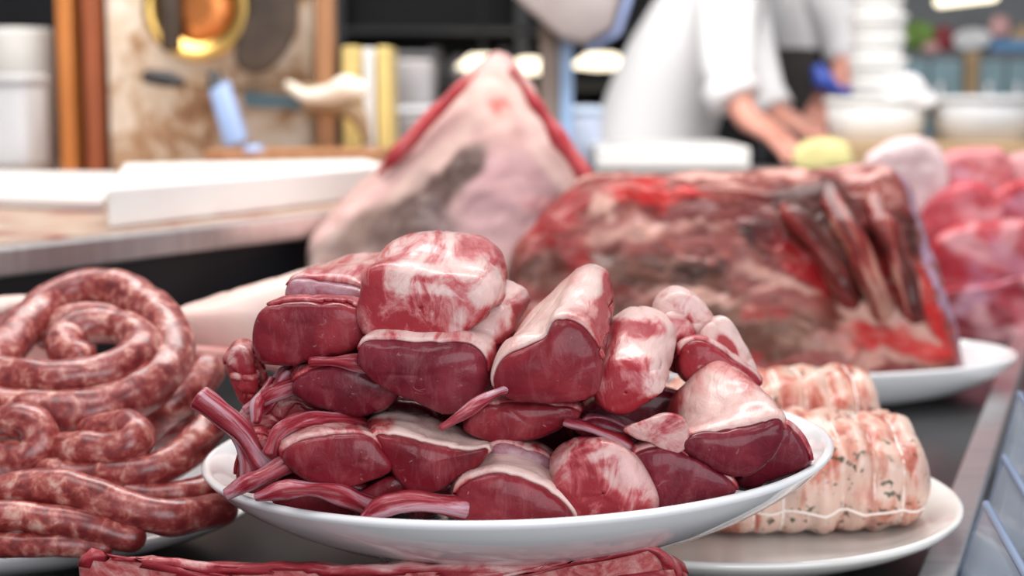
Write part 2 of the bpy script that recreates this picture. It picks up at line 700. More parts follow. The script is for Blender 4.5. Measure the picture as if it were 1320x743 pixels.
def paint(o, base, blobs, jitter=14, k=20, default_w=1.0):
    """writes the object's own colour pattern to attribute 'col'"""
    me = o.data
    at = me.attributes.new('col', 'FLOAT_COLOR', 'POINT')
    off = world_loc(o)
    vals = []
    for v in me.vertices:
        w = v.co + off
        u, vv = proj(w)
        nx = noise.noise(w * k) + .5 * noise.noise(w * k * 2.7)
        ny = noise.noise(w * k + Vector((7, 3, 1))) + .5 * noise.noise(w * k * 2.7 + Vector((7, 3, 1)))
        u += nx * jitter
        vv += ny * jitter
        c = Vector(base)
        for (bu, bv, ru, rv, ang, col, st) in blobs:
            a = math.radians(ang)
            dx, dy = u - bu, vv - bv
            x = (dx * math.cos(a) + dy * math.sin(a)) / ru
            y = (-dx * math.sin(a) + dy * math.cos(a)) / rv
            d = math.sqrt(x * x + y * y)
            q = max(0, min(1, (1.25 - d) / .5))
            q = q * q * (3 - 2 * q) * st
            c = c.lerp(Vector(col), q)
        vals += [c.x, c.y, c.z, 1]
    at.data.foreach_set('color', vals)


def set_lc(o, axis):
    """object's own grain frame: z runs along 'axis'"""
    z = Vector(axis).normalized()
    x = Vector((0, 0, 1)).cross(z)
    x = x.normalized() if x.length > .1 else Vector((1, 0, 0))
    y = z.cross(x)
    off = world_loc(o)
    at = o.data.attributes.new('lc', 'FLOAT_VECTOR', 'POINT')
    vals = []
    for v in o.data.vertices:
        w = v.co + off
        vals += [w.dot(x), w.dot(y), w.dot(z)]
    at.data.foreach_set('vector', vals)
    return o


def set_fat(o, base, blobs=()):
    off = world_loc(o)
    at = o.data.attributes.new('fatw', 'FLOAT', 'POINT')
    vals = []
    for v in o.data.vertices:
        w = v.co + off
        u, vv = proj(w)
        u += 8 * noise.noise(w * 45)
        vv += 8 * noise.noise(w * 45 + Vector((5, 2, 9)))
        x = base
        for (bu, bv, ru, rv, ang, val) in blobs:
            a = math.radians(ang)
            dx, dy = u - bu, vv - bv
            d = math.hypot((dx * math.cos(a) + dy * math.sin(a)) / ru, (-dx * math.sin(a) + dy * math.cos(a)) / rv)
            q = max(0, min(1, (1.3 - d) / .7))
            x += (val - x) * q * q * (3 - 2 * q)
        vals.append(x)
    at.data.foreach_set('value', vals)
    return o


def px2r(px, d):
    return px / F * d


# ------------------------------------------------------------------ plates
def plate_prof(h, foot_r, foot_h, thick=.006, k=1):
    """(r, z) with rim radius 1 = outside; z 0 at rim top"""
    t = thick
    pr = [(0, -h - t), (foot_r * .80, -h - t), (foot_r * .80, -h - t - foot_h), (foot_r, -h - t - foot_h), (foot_r * 1.03, -h - t)]
    for r, z in ((.62, -h - t + .001), (.72, -h * .84 - t), (.82, -h * .60 - t), (.91, -h * .32 - t), (.965, -h * .12 - t * .9), (.99, -.0045), (1.0, -.0025), (.998, -.0006), (.985, .0004), (.970, -.0008),
                 (.94, -h * .14), (.88, -h * .40), (.80, -h * .66), (.71, -h * .86), (.60, -h * .96), (.4, -h), (.15, -h), (0, -h)):
        pr.append((1 - (1 - r) * k if r > .55 else r, z))
    return pr


def plate(name, label, c, a, b, h, foot_h, tilt=0, mat='ceramic', tx=0, k=1, fr=.5):
    M = Matrix.Rotation(math.radians(tilt), 3, 'Y') @ Matrix.Rotation(math.radians(tx), 3, 'X')
    bm = lathe(plate_prof(h, fr, foot_h, k=k), c, a, b, 128, M)
    o = link(name, bm, mat, None, origin=Vector((c[0], c[1], c[2] - h - .006 - foot_h)))
    return tag(o, label, 'plate')


BED = -.300
plate('serving_plate', 'white oval plate heaped with raw lamb chops', (0.003, .882, CZ - .2065), .181, .163, .036, .004, -2.1)
plate('serving_plate', 'white plate under the coiled sausages', (-.366, .985, CZ - .2675), .200, .135, .022, .004)
plate('serving_plate', 'cream plate holding the tied pork rolls', (.134, 1.005, CZ - .2675), .160, .160, .022, .004, mat='ceramic_cream')
plate('serving_plate', 'large white oval platter under the beef ribs', (.232, 1.505, CZ - .2588), .262, .135, .0325, .002, k=.62, fr=.72)

# low steel stand that lifts the front plate over its neighbours
root = thing('plate_stand', 'low steel stand under the lamb plate behind the red meat strip', 'stand', Vector((-.03, .835, CZ + BED)))
link('stand_top', lathe([(0, 0), (.078, 0), (.080, .003), (.078, .007), (0, .007)], Vector((0, .872, CZ - .2635)), n=48), 'steel', root)
link('leg', add_box(bm_new(), (-.075, .815, CZ + BED + .0005), (.0, .845, CZ - .2635), .004), 'steel', root, smooth=False)

# ------------------------------------------------------------------ lamb chops
GROUP = 'lamb chops heaped on the white plate'
U = (0, -.25, 1)


def chop(label, front, df, back, db, meat='lamb_red', fat='lamb_fat', fdir=U, thr=.35, bones=(), seed=1, thick=.0009, flap=None, front_cut=.05, a1=.0040, na=.5, fade=.3, fw=.56, pat=()):
    if not isinstance(back, list):
        back = shifted(front, *back)
    bm = loft(front, back, df, db, seed=seed, a1=a1)
    axis = P(sum(p[0] for p in back) / len(back), sum(p[1] for p in back) / len(back), db) - P(sum(p[0] for p in front) / len(front), sum(p[1] for p in front) / len(front), df)
    lo = min(v.co.z for v in bm.verts)
    c = sum((v.co for v in bm.verts), Vector()) / len(bm.verts)
    root = thing('lamb_chop', label, 'lamb chop', Vector((c.x, c.y, lo)), GROUP)
    sh = shell(bm, fdir, thr, seed=seed, thick=thick, front_cut=front_cut, noise_a=na, fade=fade) if fat else None
    set_lc(link('meat', bm, meat, root), axis)
    if sh is not None:
        set_fat(set_lc(link('fat_cap', sh, fat, root), axis), fw, pat)
    for bi, (pts, rad) in enumerate(bones):
        path = catmull([P(*p) for p in pts], 8)
        rr = [px2r(r * 1.12, pts[0][2]) for r in rad] if isinstance(rad, (list, tuple)) else px2r(rad, pts[0][2])
        link('rib_bone', tube(path, rr, 20, .0034, 55, flat=.78, ends=.25, seed=seed + bi), 'bone_membrane', root)
    if flap:
        f2, d2, b2, e2, m2 = flap
        fo = set_lc(link('flap', loft(f2, b2, d2, e2, n=40, seed=seed + 3, a1=.005), m2, root), axis)
        if m2.startswith('lamb_fat'):
            set_fat(fo, .5)
    return root


# top of the heap
chop('big lamb chop crowning the heap, white fat over a red loaf shape',
     [(467, 374), (472, 352), (512, 345), (565, 360), (612, 362), (634, 385), (612, 415), (578, 443), (545, 444), (500, 441), (474, 433), (466, 402)], .800,
     [(476, 350), (514, 325), (522, 302), (560, 292), (620, 294), (650, 310), (657, 335), (650, 370), (625, 400), (570, 410), (510, 405), (480, 385)], .885,
     fat='lamb_fat', thr=-.45, seed=1, meat='lamb_bright', fw=.53, front_cut=None, pat=[(548, 404, 96, 44, 4, .26), (585, 425, 12, 30, 20, .42), (540, 372, 60, 8, 8, .55), (600, 326, 42, 14, -4, .38), (545, 345, 30, 10, 10, .85), (480, 355, 14, 20, 0, .25), (648, 350, 12, 40, 0, .40), (625, 370, 20, 26, 20, .75)])
chop('flat lamb strip with a pale grey cut edge, left of the crowning chop',
     [(365, 388), (366, 368), (382, 359), (420, 361), (462, 372), (482, 388), (478, 402), (440, 396), (400, 390)], .835,
     [(385, 362), (440, 338), (500, 326), (550, 320), (555, 345), (520, 380), (440, 380)], .93,
     meat='membrane', fat='lamb_fat_red', thr=.3, seed=2)
chop('dark crimson lamb chop with broad rounded face at the upper left of the heap',
     [(321, 434), (326, 412), (342, 397), (395, 388), (445, 392), (472, 406), (474, 432), (460, 452), (420, 464), (378, 472), (337, 472), (323, 456)], .805,
     (34, -16, .86), .90, meat='lamb_red', fat='lamb_fat_red', thr=.78, seed=3)
chop('lamb chop with wide purple face directly under the crowning chop',
     [(452, 460), (466, 441), (530, 446), (606, 446), (628, 468), (623, 508), (602, 530), (570, 538), (525, 520), (480, 500), (456, 477)], .785,
     [(560, 430), (600, 385), (652, 352), (688, 358), (693, 376), (668, 430), (635, 470), (590, 486)], .885,
     meat='lamb_dark', fat='lamb_fat', thr=.12, seed=4, fw=.68, pat=[(676, 420, 14, 60, 25, .22), (640, 470, 10, 30, 10, .35), (530, 448, 80, 6, 0, .9)],
     bones=[([(400, 468, .80), (440, 466, .798), (475, 472, .80)], [6, 10, 14])])
chop('upright lamb chop with pale left flank and bare rib end, middle of heap',
     [(633, 492), (648, 466), (680, 452), (704, 438), (716, 416), (745, 422), (766, 445), (774, 475), (769, 508), (742, 520), (700, 523), (660, 521), (638, 511)], .772,
     [(688, 408), (715, 365), (760, 332), (784, 343), (791, 375), (788, 412), (770, 440), (730, 452), (700, 436)], .862,
     meat='lamb_red', fat='lamb_fat_clear', fdir=(-.45, -.3, 1), thr=.10, seed=5, fw=.66, pat=[(782, 400, 16, 60, 5, .28), (752, 405, 20, 30, 30, .45), (740, 350, 26, 16, -30, .45), (765, 375, 14, 14, 0, .9), (660, 480, 10, 30, 40, .5), (690, 365, 12, 16, 0, .2)],
     bones=[([(568, 552, .752), (600, 532, .756), (640, 506, .768), (668, 496, .79)], [7, 8, 10, 12])])
chop('streaky pink lamb chop leaning just right of the upright one',
     [(766, 508), (775, 485), (800, 470), (835, 480), (852, 503), (836, 521), (806, 537), (775, 527)], .785,
     [(775, 455), (790, 402), (835, 384), (868, 397), (876, 425), (866, 465), (850, 488), (800, 492)], .87,
     meat='lamb_bright', fat='lamb_fat', thr=-.4, seed=6, fw=.52, front_cut=None, pat=[(800, 510, 40, 26, -20, .24), (820, 400, 45, 14, -10, .75), (815, 425, 40, 10, 5, .32), (830, 450, 36, 14, -10, .75), (805, 475, 36, 12, -10, .30)])
chop('plump lamb chop with glossy pale fat at the right end of heap',
     [(872, 575), (884, 562), (925, 559), (970, 551), (1008, 545), (1013, 565), (1000, 595), (975, 612), (945, 617), (905, 601)], .766,
     [(850, 540), (878, 480), (912, 452), (950, 470), (985, 500), (1006, 530), (1008, 550), (960, 572), (880, 572)], .85,
     meat='lamb_dark', fat='lamb_fat_clear', thr=.0, seed=7, front_cut=.06, fw=.58, pat=[(868, 520, 12, 46, 15, .12), (880, 575, 22, 14, 0, .12), (905, 470, 30, 14, 20, .3), (950, 485, 30, 12, 30, .35)],
     flap=([(800, 556), (830, 541), (862, 535), (884, 548), (886, 578), (870, 590), (845, 577)], .766, [(820, 545), (860, 530), (880, 540), (880, 570), (850, 570)], .81, 'lamb_fat_red'))
chop('thin lamb slice with white fat edge behind the streaky pink chop',
     [(852, 402), (868, 380), (890, 384), (908, 402), (918, 428), (912, 452), (884, 448), (862, 430)], .875,
     (-6, -6, .9), .93, meat='lamb_bright', fat='lamb_fat', thr=-.3, seed=8, fw=.75, front_cut=None, pat=[(885, 425, 12, 24, -20, .2)])
chop('small lamb slice with thick white fat edge, farthest right behind the plump chop',
     [(905, 434), (928, 413), (944, 422), (968, 462), (974, 492), (952, 492), (920, 462)], .862,
     (-4, -6, .9), .92, meat='lamb_bright', fat='lamb_fat_clear', thr=.0, seed=9, fw=.8, front_cut=None, pat=[(935, 450, 10, 26, -30, .1)])
chop('red lamb chop wedged behind and above the plump glossy chop',
     [(876, 455), (900, 440), (945, 462), (978, 495), (940, 505), (885, 490)], .845, (-4, -4, .9), .92, meat='lamb_bright', fat='lamb_fat_red', thr=.2, seed=10)
chop('dark lamb chop end resting on the right rim side under the plump chop',
     [(985, 570), (1012, 546), (1032, 560), (1046, 592), (1036, 606), (1000, 622), (965, 634), (948, 622), (965, 600)], .80, (-12, -8, .85), .87,
     meat='lamb_dark', fat='lamb_fat_red', fdir=(.5, -.3, .8), thr=.55, seed=11, fw=.45)
# bottom row, left to right
chop('lamb chop with smooth oval face, leftmost of the front row',
     [(363, 592), (368, 577), (395, 564), (435, 560), (475, 563), (497, 585), (507, 606), (490, 619), (445, 637), (405, 629), (378, 611)], .757,
     [(350, 575), (372, 550), (405, 535), (455, 543), (480, 560), (495, 590), (440, 604), (380, 602)], .84, meat='lamb_red', fat='lamb_fat_red', thr=.3, seed=12,
     bones=[([(348, 585, .772), (358, 560, .775), (392, 543, .785), (440, 540, .80), (480, 548, .82)], [8, 9, 9, 8, 6])])
chop('lamb chop with silvery white band over its face, second in the front row',
     [(482, 568), (500, 563), (550, 571), (604, 582), (630, 578), (622, 600), (600, 616), (562, 635), (530, 635), (503, 603)], .760,
     [(462, 550), (500, 530), (555, 538), (605, 556), (633, 570), (612, 592), (540, 592), (490, 572)], .84, meat='lamb_red', fat='lamb_fat_clear', thr=.12, seed=13, fw=.8, pat=[(490, 550, 24, 10, 0, .2), (560, 552, 50, 8, 10, .5)])
chop('half-moon lamb chop with white rim and long rib at the front centre',
     [(583, 652), (590, 630), (622, 613), (660, 613), (700, 628), (730, 652), (742, 672), (735, 692), (600, 692), (586, 672)], .748,
     [(600, 640), (612, 606), (640, 590), (680, 592), (720, 618), (738, 650), (720, 670), (620, 670)], .83, meat='lamb_red', fat='lamb_fat_clear', thr=.35, seed=14, thick=.0014, fw=.9, pat=[(600, 635, 14, 18, 0, .2)],
     bones=[([(468, 668, .742), (500, 652, .742), (540, 648, .744), (596, 655, .752)], [7, 16, 18, 18])])
chop('rosy lamb chop with thin white web at front right of the centre',
     [(716, 614), (725, 590), (760, 575), (795, 580), (822, 605), (842, 640), (838, 668), (800, 684), (740, 684), (722, 650)], .755,
     (-6, -20, .86), .84, meat='lamb_bright', fat='lamb_fat_red', thr=-.6, seed=15, na=.7, front_cut=None, fw=.42, pat=[(820, 605, 18, 26, 30, .8), (775, 585, 30, 7, -15, .75), (755, 648, 50, 30, 0, .24), (790, 620, 26, 8, 40, .62)])
chop('long dark lamb chop, rightmost of the front row',
     [(818, 590), (850, 576), (905, 592), (952, 628), (935, 648), (880, 662), (845, 672), (842, 640), (826, 610)], .765,
     (-22, -16, .86), .84, meat='lamb_dark', fat='lamb_fat_red', thr=.62, seed=16)
chop('grey-pink lamb side strip tucked between the half-moon chop and silvery chop',
     [(628, 592), (640, 572), (680, 578), (716, 600), (714, 632), (690, 634), (640, 614)], .785, (0, -10, .9), .86, meat='membrane', fat='lamb_fat_red', thr=.3, seed=17)
chop('dark lamb chop squeezed below the upright chop',
     [(598, 550), (620, 530), (660, 520), (740, 522), (750, 540), (722, 556), (690, 569), (645, 571), (612, 564)], .79, (4, -10, .9), .87, meat='lamb_red', fat='lamb_fat_red', thr=.6, seed=18)
chop('dark lamb chop lying below the broad crimson one',
     [(378, 502), (398, 480), (460, 472), (506, 488), (517, 505), (497, 532), (460, 539), (412, 527)], .798, (10, -12, .9), .88, meat='lamb_dark', fat='lamb_fat_red', thr=.8, seed=19)
chop('wet red lamb scrap with a long rib lying on the front left rim',
     [(456, 648), (478, 626), (510, 615), (530, 624), (536, 646), (505, 672), (470, 672)], .765, (4, -8, .9), .82, meat='lamb_red', fat=None, seed=20,
     bones=[([(330, 641, .748), (370, 632, .748), (420, 633, .752), (476, 655, .762)], [9, 13, 15, 16])])
chop('dark lamb chop with thin rib in the gap under the streaky pink chop',
     [(735, 552), (770, 540), (830, 562), (880, 585), (850, 596), (800, 588), (755, 570)], .79, (6, -6, .9), .86, meat='lamb_dark', fat='membrane', thr=.4, seed=21,
     bones=[([(728, 545, .785), (770, 556, .78), (812, 575, .778), (830, 600, .78)], [6, 7, 8, 8])])
chop('dark lamb meat lying under the long rib at the front left rim',
     [(352, 640), (372, 618), (420, 612), (470, 624), (484, 650), (440, 672), (390, 668), (358, 655)], .775, (8, -10, .9), .84, meat='lamb_red', fat=None, seed=25)
chop('small dark lamb piece between the half-moon chop and the rosy chop',
     [(690, 640), (712, 612), (735, 620), (748, 660), (735, 688), (700, 684)], .775, (0, -10, .9), .84, meat='lamb_dark', fat=None, seed=26)
chop('small dark lamb piece behind the silvery chop and the long rib',
     [(520, 640), (545, 625), (590, 615), (612, 625), (600, 650), (540, 668)], .772, (0, -10, .9), .84, meat='lamb_dark', fat=None, seed=27)
chop('pinkish lamb slice with fat between the streaky pink chop and the small slices',
     [(850, 425), (866, 405), (884, 420), (896, 452), (892, 480), (866, 482), (852, 460)], .868, (2, -4, .9), .92, meat='lamb_bright', fat='lamb_fat', thr=-.2, seed=28, front_cut=None, fw=.5)
# left end with bare ribs
chop('lamb trimming with two bare rib bones at the left rim',
     [(312, 580), (330, 562), (352, 572), (368, 600), (352, 636), (318, 640), (300, 618)], .785, (10, -12, .9), .85, meat='lamb_bright', fat='lamb_fat_red', thr=.5, seed=22,
     bones=[([(258, 512, .775), (282, 530, .775), (312, 560, .778), (340, 602, .785)], [19, 18, 18, 19]),
            ([(292, 638, .762), (326, 620, .764), (370, 600, .772)], [11, 15, 18])])
chop('lamb rib end with pale fat at the upper left of the bare ribs',
     [(290, 470), (303, 450), (318, 452), (328, 474), (334, 500), (326, 528), (310, 520), (297, 500)], .835, (14, -6, .9), .90, meat='lamb_bright', fat='lamb_fat', thr=.3, seed=23, front_cut=None, a1=.005, fw=.45, pat=[(302, 480, 8, 26, -10, .85)],
     bones=[([(318, 530, .81), (350, 508, .81), (392, 492, .815)], [10, 13, 16])])
chop('lamb trimming with crossed thin ribs between the rim and lower dark chop',
     [(305, 545), (335, 515), (385, 512), (420, 530), (410, 560), (360, 572), (315, 575)], .825, (8, -6, .95), .90, meat='lamb_bright', fat='lamb_fat_red', thr=.2, seed=24, front_cut=None,
     bones=[([(352, 560, .80), (380, 540, .80), (420, 535, .81)], [8, 10, 11]), ([(340, 530, .815), (352, 510, .81), (372, 488, .82)], [6, 8, 9]),
            ([(352, 500, .83), (360, 480, .83), (372, 470, .84)], [5, 7, 7]), ([(328, 545, .80), (334, 520, .805), (352, 490, .82)], [6, 9, 8]), ([(300, 560, .79), (318, 590, .785), (324, 622, .78)], [7, 12, 12])])
# back of the heap, seen only between the front pieces or from the side
for i, (fr, d0, d1, lab) in enumerate([
        ([(400, 545), (470, 515), (560, 530), (570, 600), (500, 630), (410, 615)], .855, .965, 'lamb chop at the back of the plate behind the front left pieces'),
        ([(575, 540), (650, 520), (720, 530), (735, 600), (660, 615), (580, 605)], .875, .985, 'lamb chop at the back of the plate behind the centre pieces'),
        ([(745, 530), (820, 500), (900, 520), (930, 580), (850, 600), (750, 595)], .865, .965, 'lamb chop at the back of the plate behind the right pieces'),
        ([(480, 420), (560, 400), (640, 410), (660, 490), (580, 520), (490, 500)], .90, .98, 'lamb chop at the back of the heap below the crowning chop'),
        ([(690, 440), (740, 420), (830, 430), (850, 500), (770, 520), (700, 505)], .88, .97, 'lamb chop at the back of the heap behind the upright chop'),
        ([(370, 420), (420, 400), (470, 420), (480, 490), (420, 510), (370, 490)], .905, .97, 'lamb chop at the back of the heap behind the broad crimson chop')]):
    chop(lab, fr, d0, (0, 0, .9), d1, seed=30 + i, meat='lamb_dark', fat='lamb_fat_red', thr=.3)

# strip of meat lying on the bed before the plate foot
bm = loft([(104, 738), (112, 714), (122, 710), (150, 720), (220, 727), (300, 730), (400, 732), (560, 731), (700, 728), (800, 712), (852, 708), (870, 740), (868, 800), (700, 850), (400, 850), (140, 820)], [(140, 750), (300, 737), (560, 738), (840, 730), (850, 800), (600, 830), (180, 800)], .765, .797, n=140, a1=.003, k1=45, a2=.0015, seed=40)
root = thing('meat_strip', 'long red raw meat strip under the front edge of the lamb plate', 'meat', Vector((-.06, .77, CZ + BED)))
sh = shell(bm, (0, -.3, 1), .55, seed=40, front_cut=None, noise_a=.6)
set_lc(link('meat', bm, 'strip_meat', root), (1, 0, 0))
if sh:
    set_fat(set_lc(link('fat_cap', sh, 'lamb_fat_red', root), (1, 0, 0)), .5)

# ------------------------------------------------------------------ sausages
SG = 'raw sausages heaped on the left plate'


def sausage(label, pts, r, seed=1):
    path = catmull([P(*p) for p in pts], 10)
    d = pts[len(pts) // 2][2]
    bm = tube(path, [px2r(r * .92, d), px2r(r, d), px2r(r, d), px2r(r * .92, d)], 20, .0022, 55, seed=seed)
    lo = min(v.co.z for v in bm.verts)
    o = link('sausage', bm, 'sausage', None)
    tag(o, label, 'sausage', SG)
    return o


sausage('long sausage coiled in a wide spiral on top of the heap',
        [(-46, 520, .965), (0, 526, .955), (55, 531, .95), (111, 531, .952), (167, 514, .965), (208, 487, .985), (222, 455, 1.01), (212, 418, 1.04), (182, 390, 1.065), (139, 374, 1.08), (92, 378, 1.08),
         (50, 404, 1.06), (15, 440, 1.02), (-12, 470, .985), (-20, 492, .97)], 29, 1)
sausage('sausage curled as the inner ring of the top spiral',
        [(-30, 470, .99), (0, 482, .975), (55, 488, .965), (111, 486, .967), (160, 470, .98), (184, 447, 1.0), (170, 428, 1.02), (144, 420, 1.03), (112, 421, 1.03), (88, 434, 1.02), (84, 455, 1.0), (102, 462, .99)], 25, 2)
sausage('short sausage end tucked in the very middle of the spiral', [(60, 432, 1.05), (90, 412, 1.055), (130, 408, 1.055), (150, 416, 1.05)], 20, 3)
sausage('sausage bent into a horseshoe at the left below the spiral', [(-40, 548, .93), (0, 545, .925), (38, 545, .92), (52, 566, .915), (40, 588, .91), (10, 590, .912)], 25, 4)
sausage('short curled sausage under the front of the spiral', [(82, 578, .915), (120, 580, .907), (160, 578, .905), (178, 562, .912), (160, 550, .925), (120, 556, .932)], 25, 5)
sausage('sausage end poking out right of the spiral', [(180, 552, .985), (215, 528, .985), (250, 500, .995), (268, 478, 1.01)], 26, 6)
sausage('sausage curving upward along the right rim of the plate', [(60, 612, .905), (120, 616, .90), (180, 612, .90), (228, 594, .91), (258, 566, .925), (275, 540, .94)], 24, 7)
sausage('thick sausage stretched across the lower front of the heap', [(-40, 640, .88), (0, 634, .874), (55, 628, .87), (111, 638, .865), (167, 657, .862), (222, 668, .865), (285, 656, .89)], 25, 8)
sausage('sausage below the thick one, left front of the heap', [(-40, 664, .858), (0, 665, .855), (60, 670, .853), (120, 682, .853), (170, 694, .858)], 21, 9)
sausage('lowest sausage lying against the front rim of the left plate', [(-60, 706, .850), (0, 704, .850), (60, 702, .850), (130, 706, .852)], 18, 10)
sausage('sausage in the right corner of the plate behind the thick one', [(165, 636, .895), (215, 640, .895), (262, 632, .905), (300, 612, .93)], 19, 11)
sausage('sausage hidden beneath the spiral at the left', [(-60, 600, .93), (-10, 602, .92), (40, 604, .915), (90, 600, .92)], 20, 12)
sausage('sausage lying deep in the heap under the curled one', [(-30, 560, 1.0), (60, 566, .985), (150, 566, .985), (240, 548, 1.0)], 26, 13)
sausage('sausage lying deep at the back of the left plate', [(-60, 505, 1.07), (50, 510, 1.06), (160, 505, 1.06), (230, 495, 1.07)], 26, 14)

# ------------------------------------------------------------------ rolled pork
def pork_roll(label, x0, x1, yc, zc, ry, rz, nloops, rot, seed):
    n, m = 56, 90
    bm = bmesh.new()
    rings = []
    L = x1 - x0
    R = Matrix.Rotation(rot, 3, 'Z')
    ctr = Vector(((x0 + x1) / 2, yc, 0))
    ks = [0.0, .02, .05] + [i / m for i in range(6, m - 5)] + [.95, .98, 1.0]
    def sec(s, a):
        e = min(s, 1 - s) / .07
        k = 1 if e >= 1 else .80 + .20 * math.sqrt(max(0, 1 - (1 - e) ** 2))
        w = abs(math.sin(math.pi * nloops * s)) ** .7
        k *= .93 + .07 * w
        ca, sa = math.cos(a), math.sin(a)
        q = (abs(ca) ** 2.7 + abs(sa) ** 2.7) ** (-1 / 2.7)
        p = Vector((x0 + L * s, yc + ry * k * q * ca, zc + rz * k * q * sa))
        p += Vector((0, ca, sa)) * .006 * noise.noise(p * 48 + Vector((seed, 0, 0)))
        kz = .62 + .38 * min(1, s / .4) ** .8
        p.z = (zc - rz) + (p.z - (zc - rz)) * kz
        if s < .01 or s > .99:
            p.x += .004 * noise.noise(p * 40)
        return R @ (p - ctr) + ctr
    for s in ks:
        rings.append([bm.verts.new(sec(s, 2 * math.pi * j / n)) for j in range(n)])
    for A, B in zip(rings, rings[1:]):
        for j in range(n):
            bm.faces.new((A[j], A[(j + 1) % n], B[(j + 1) % n], B[j]))
    for ring, sgn in ((rings[0], -1), (rings[-1], 1)):
        prev = ring
        cc = sum((v.co for v in ring), Vector()) / n
        for q in (.75, .5, .25):
            nr = []
            for j in range(n):
                p = cc + (ring[j].co - cc) * q
                p += R @ Vector((sgn * (.003 + .004 * noise.noise(p * 60)), 0, 0))
                nr.append(bm.verts.new(p))
            for j in range(n):
                bm.faces.new((prev[j], prev[(j + 1) % n], nr[(j + 1) % n], nr[j]))
            prev = nr
        bm.faces.new(prev)
    bmesh.ops.recalc_face_normals(bm, faces=bm.faces)
    root = thing('pork_roll', label, 'pork roll', Vector(((x0 + x1) / 2, yc, zc - rz)), 'tied pork rolls')
    link('meat', bm, 'pork_roll', root)
    for i in range(1, nloops):
        path = [sec(i / nloops, 2 * math.pi * j / 40) + Vector((0, math.cos(2 * math.pi * j / 40), math.sin(2 * math.pi * j / 40))) * .0003 for j in range(41)]
        link('string_loop', tube(path, .0007, 6, ends=.2), 'string', root)
    for a in (-2.75, -1.2):
        path = [sec(.02 + .96 * j / 40, a + .03 * math.sin(j)) + Vector((0, math.cos(a), math.sin(a))) * .0008 for j in range(41)]
        link('long_string', tube(path, .0008, 6, ends=.2), 'string', root)
    return root


pork_roll('pale tied pork roll with herb flecks at the front of its plate', .055, .264, 1.008, CZ - .2535, .060, .0365, 11, .05, 1)
pork_roll('shorter tied pork roll lying behind the front one', .06, .262, 1.112, CZ - .2475, .042, .0425, 11, .04, 2)

# ------------------------------------------------------------------ large cuts
def big_cut(name, label, cat, front, df, back, db, mat, base, blobs, n=110, refine=2, a1=.006, k1=16, a2=.0025, k2=50, jitter=14, k=20, seed=1, fat=None, part='meat'):
    if not isinstance(back, list):
        back = shifted(front, *back)
    bm = loft(front, back, df, db, n=n, refine=refine, a1=a1, k1=k1, a2=a2, k2=k2, seed=seed)
    lo = min(v.co.z for v in bm.verts)
    c = sum((v.co for v in bm.verts), Vector()) / len(bm.verts)
    root = thing(name, label, cat, Vector((c.x, c.y, lo)))
    o = link(part, bm, mat, root)
    paint(o, base, blobs, jitter, k)
    return root


# pyramid shaped beef shoulder
top = lambda pts, v0, s: [(u, v, (v0 - v) * s) for u, v in pts]
fr = top([(640, 78), (655, 86), (676, 118), (705, 162), (732, 200), (752, 228), (744, 246), (716, 284), (694, 312), (670, 400), (650, 446), (540, 448), (430, 448), (408, 400), (399, 335), (400, 312), (430, 282), (480, 240), (545, 178), (600, 116), (624, 88)], 478, .0005)
bk = top([(641, 70), (662, 84), (690, 120), (722, 168), (748, 206), (766, 232), (758, 262), (730, 300), (704, 340), (680, 400), (650, 446), (540, 448), (430, 448), (414, 400), (408, 335), (404, 300), (425, 272), (470, 228), (532, 164), (586, 106), (615, 80)], 478, .0005)
beef = big_cut('beef_shoulder', 'tall pointed cut of beef with pale fat face and grey patch', 'beef', fr, 1.60, bk, 1.72, 'beef_fat', (.58, .36, .33),
               [(600, 330, 150, 110, -25, (.38, .24, .22), .7), (470, 330, 90, 50, -35, (.38, .28, .24), .85), (655, 255, 60, 60, 0, (.44, .25, .27), .8), (620, 300, 60, 40, 0, (.44, .27, .28), .6),
                (640, 130, 46, 40, 0, (.70, .48, .42), .8), (715, 205, 18, 70, -33, (.74, .53, .48), .8), (560, 205, 14, 80, 48, (.66, .46, .40), .8), (645, 140, 16, 6, -20, (.55, .10, .08), .8), (430, 318, 40, 20, -35, (.34, .25, .22), .8), (440, 338, 26, 12, 0, (.20, .05, .055), .8),
                (716, 290, 20, 36, 0, (.20, .025, .03), .9), (690, 265, 20, 10, 0, (.45, .16, .16), .5), (590, 320, 50, 12, 0, (.30, .20, .2), .6),
                (470, 298, 60, 24, -38, (.20, .125, .10), .85), (520, 300, 46, 40, -20, (.13, .075, .062), .9), (548, 262, 70, 24, -44, (.085, .045, .037), .95), (598, 215, 40, 18, -42, (.07, .036, .03), 1), (560, 290, 26, 30, 0, (.11, .07, .07), .8), (530, 240, 30, 8, -44, (.40, .28, .24), .7)], jitter=10, k=30, a1=.006, seed=51, part='fat_face')
# the red meat shows along its two upper edges
bk2 = [(max(u, 478 - (v - 300) * .1), v, dd) for (u, v), (_, _, dd) in zip(shifted(bk, 10, 2, .93), bk)]
bm = loft(bk2, [(u, v, dd) for (u, v), (_, _, dd) in zip(shifted(bk2, 2, 4, .93), bk2)], 1.725, 1.765, n=110, a1=.003, seed=52)
link('meat', bm, 'beef_red', beef)
bm = tube(catmull([P(*p) for p in [(488, 224, 1.73), (510, 202, 1.73), (540, 170, 1.74), (590, 116, 1.765), (614, 94, 1.78)]], 8), [.003, .007, .009, .006, .002], 14, .004, 30)
link('lean_edge', bm, 'beef_red', beef, label='red lean edge')
bm = tube(catmull([P(*p) for p in [(660, 92, 1.765), (690, 134, 1.75), (722, 180, 1.73), (752, 224, 1.71), (768, 246, 1.70)]], 8), [.004, .007, .009, .009, .004], 14, .004, 30)
link('lean_edge', bm, 'beef_red', beef, label='red lean edge')

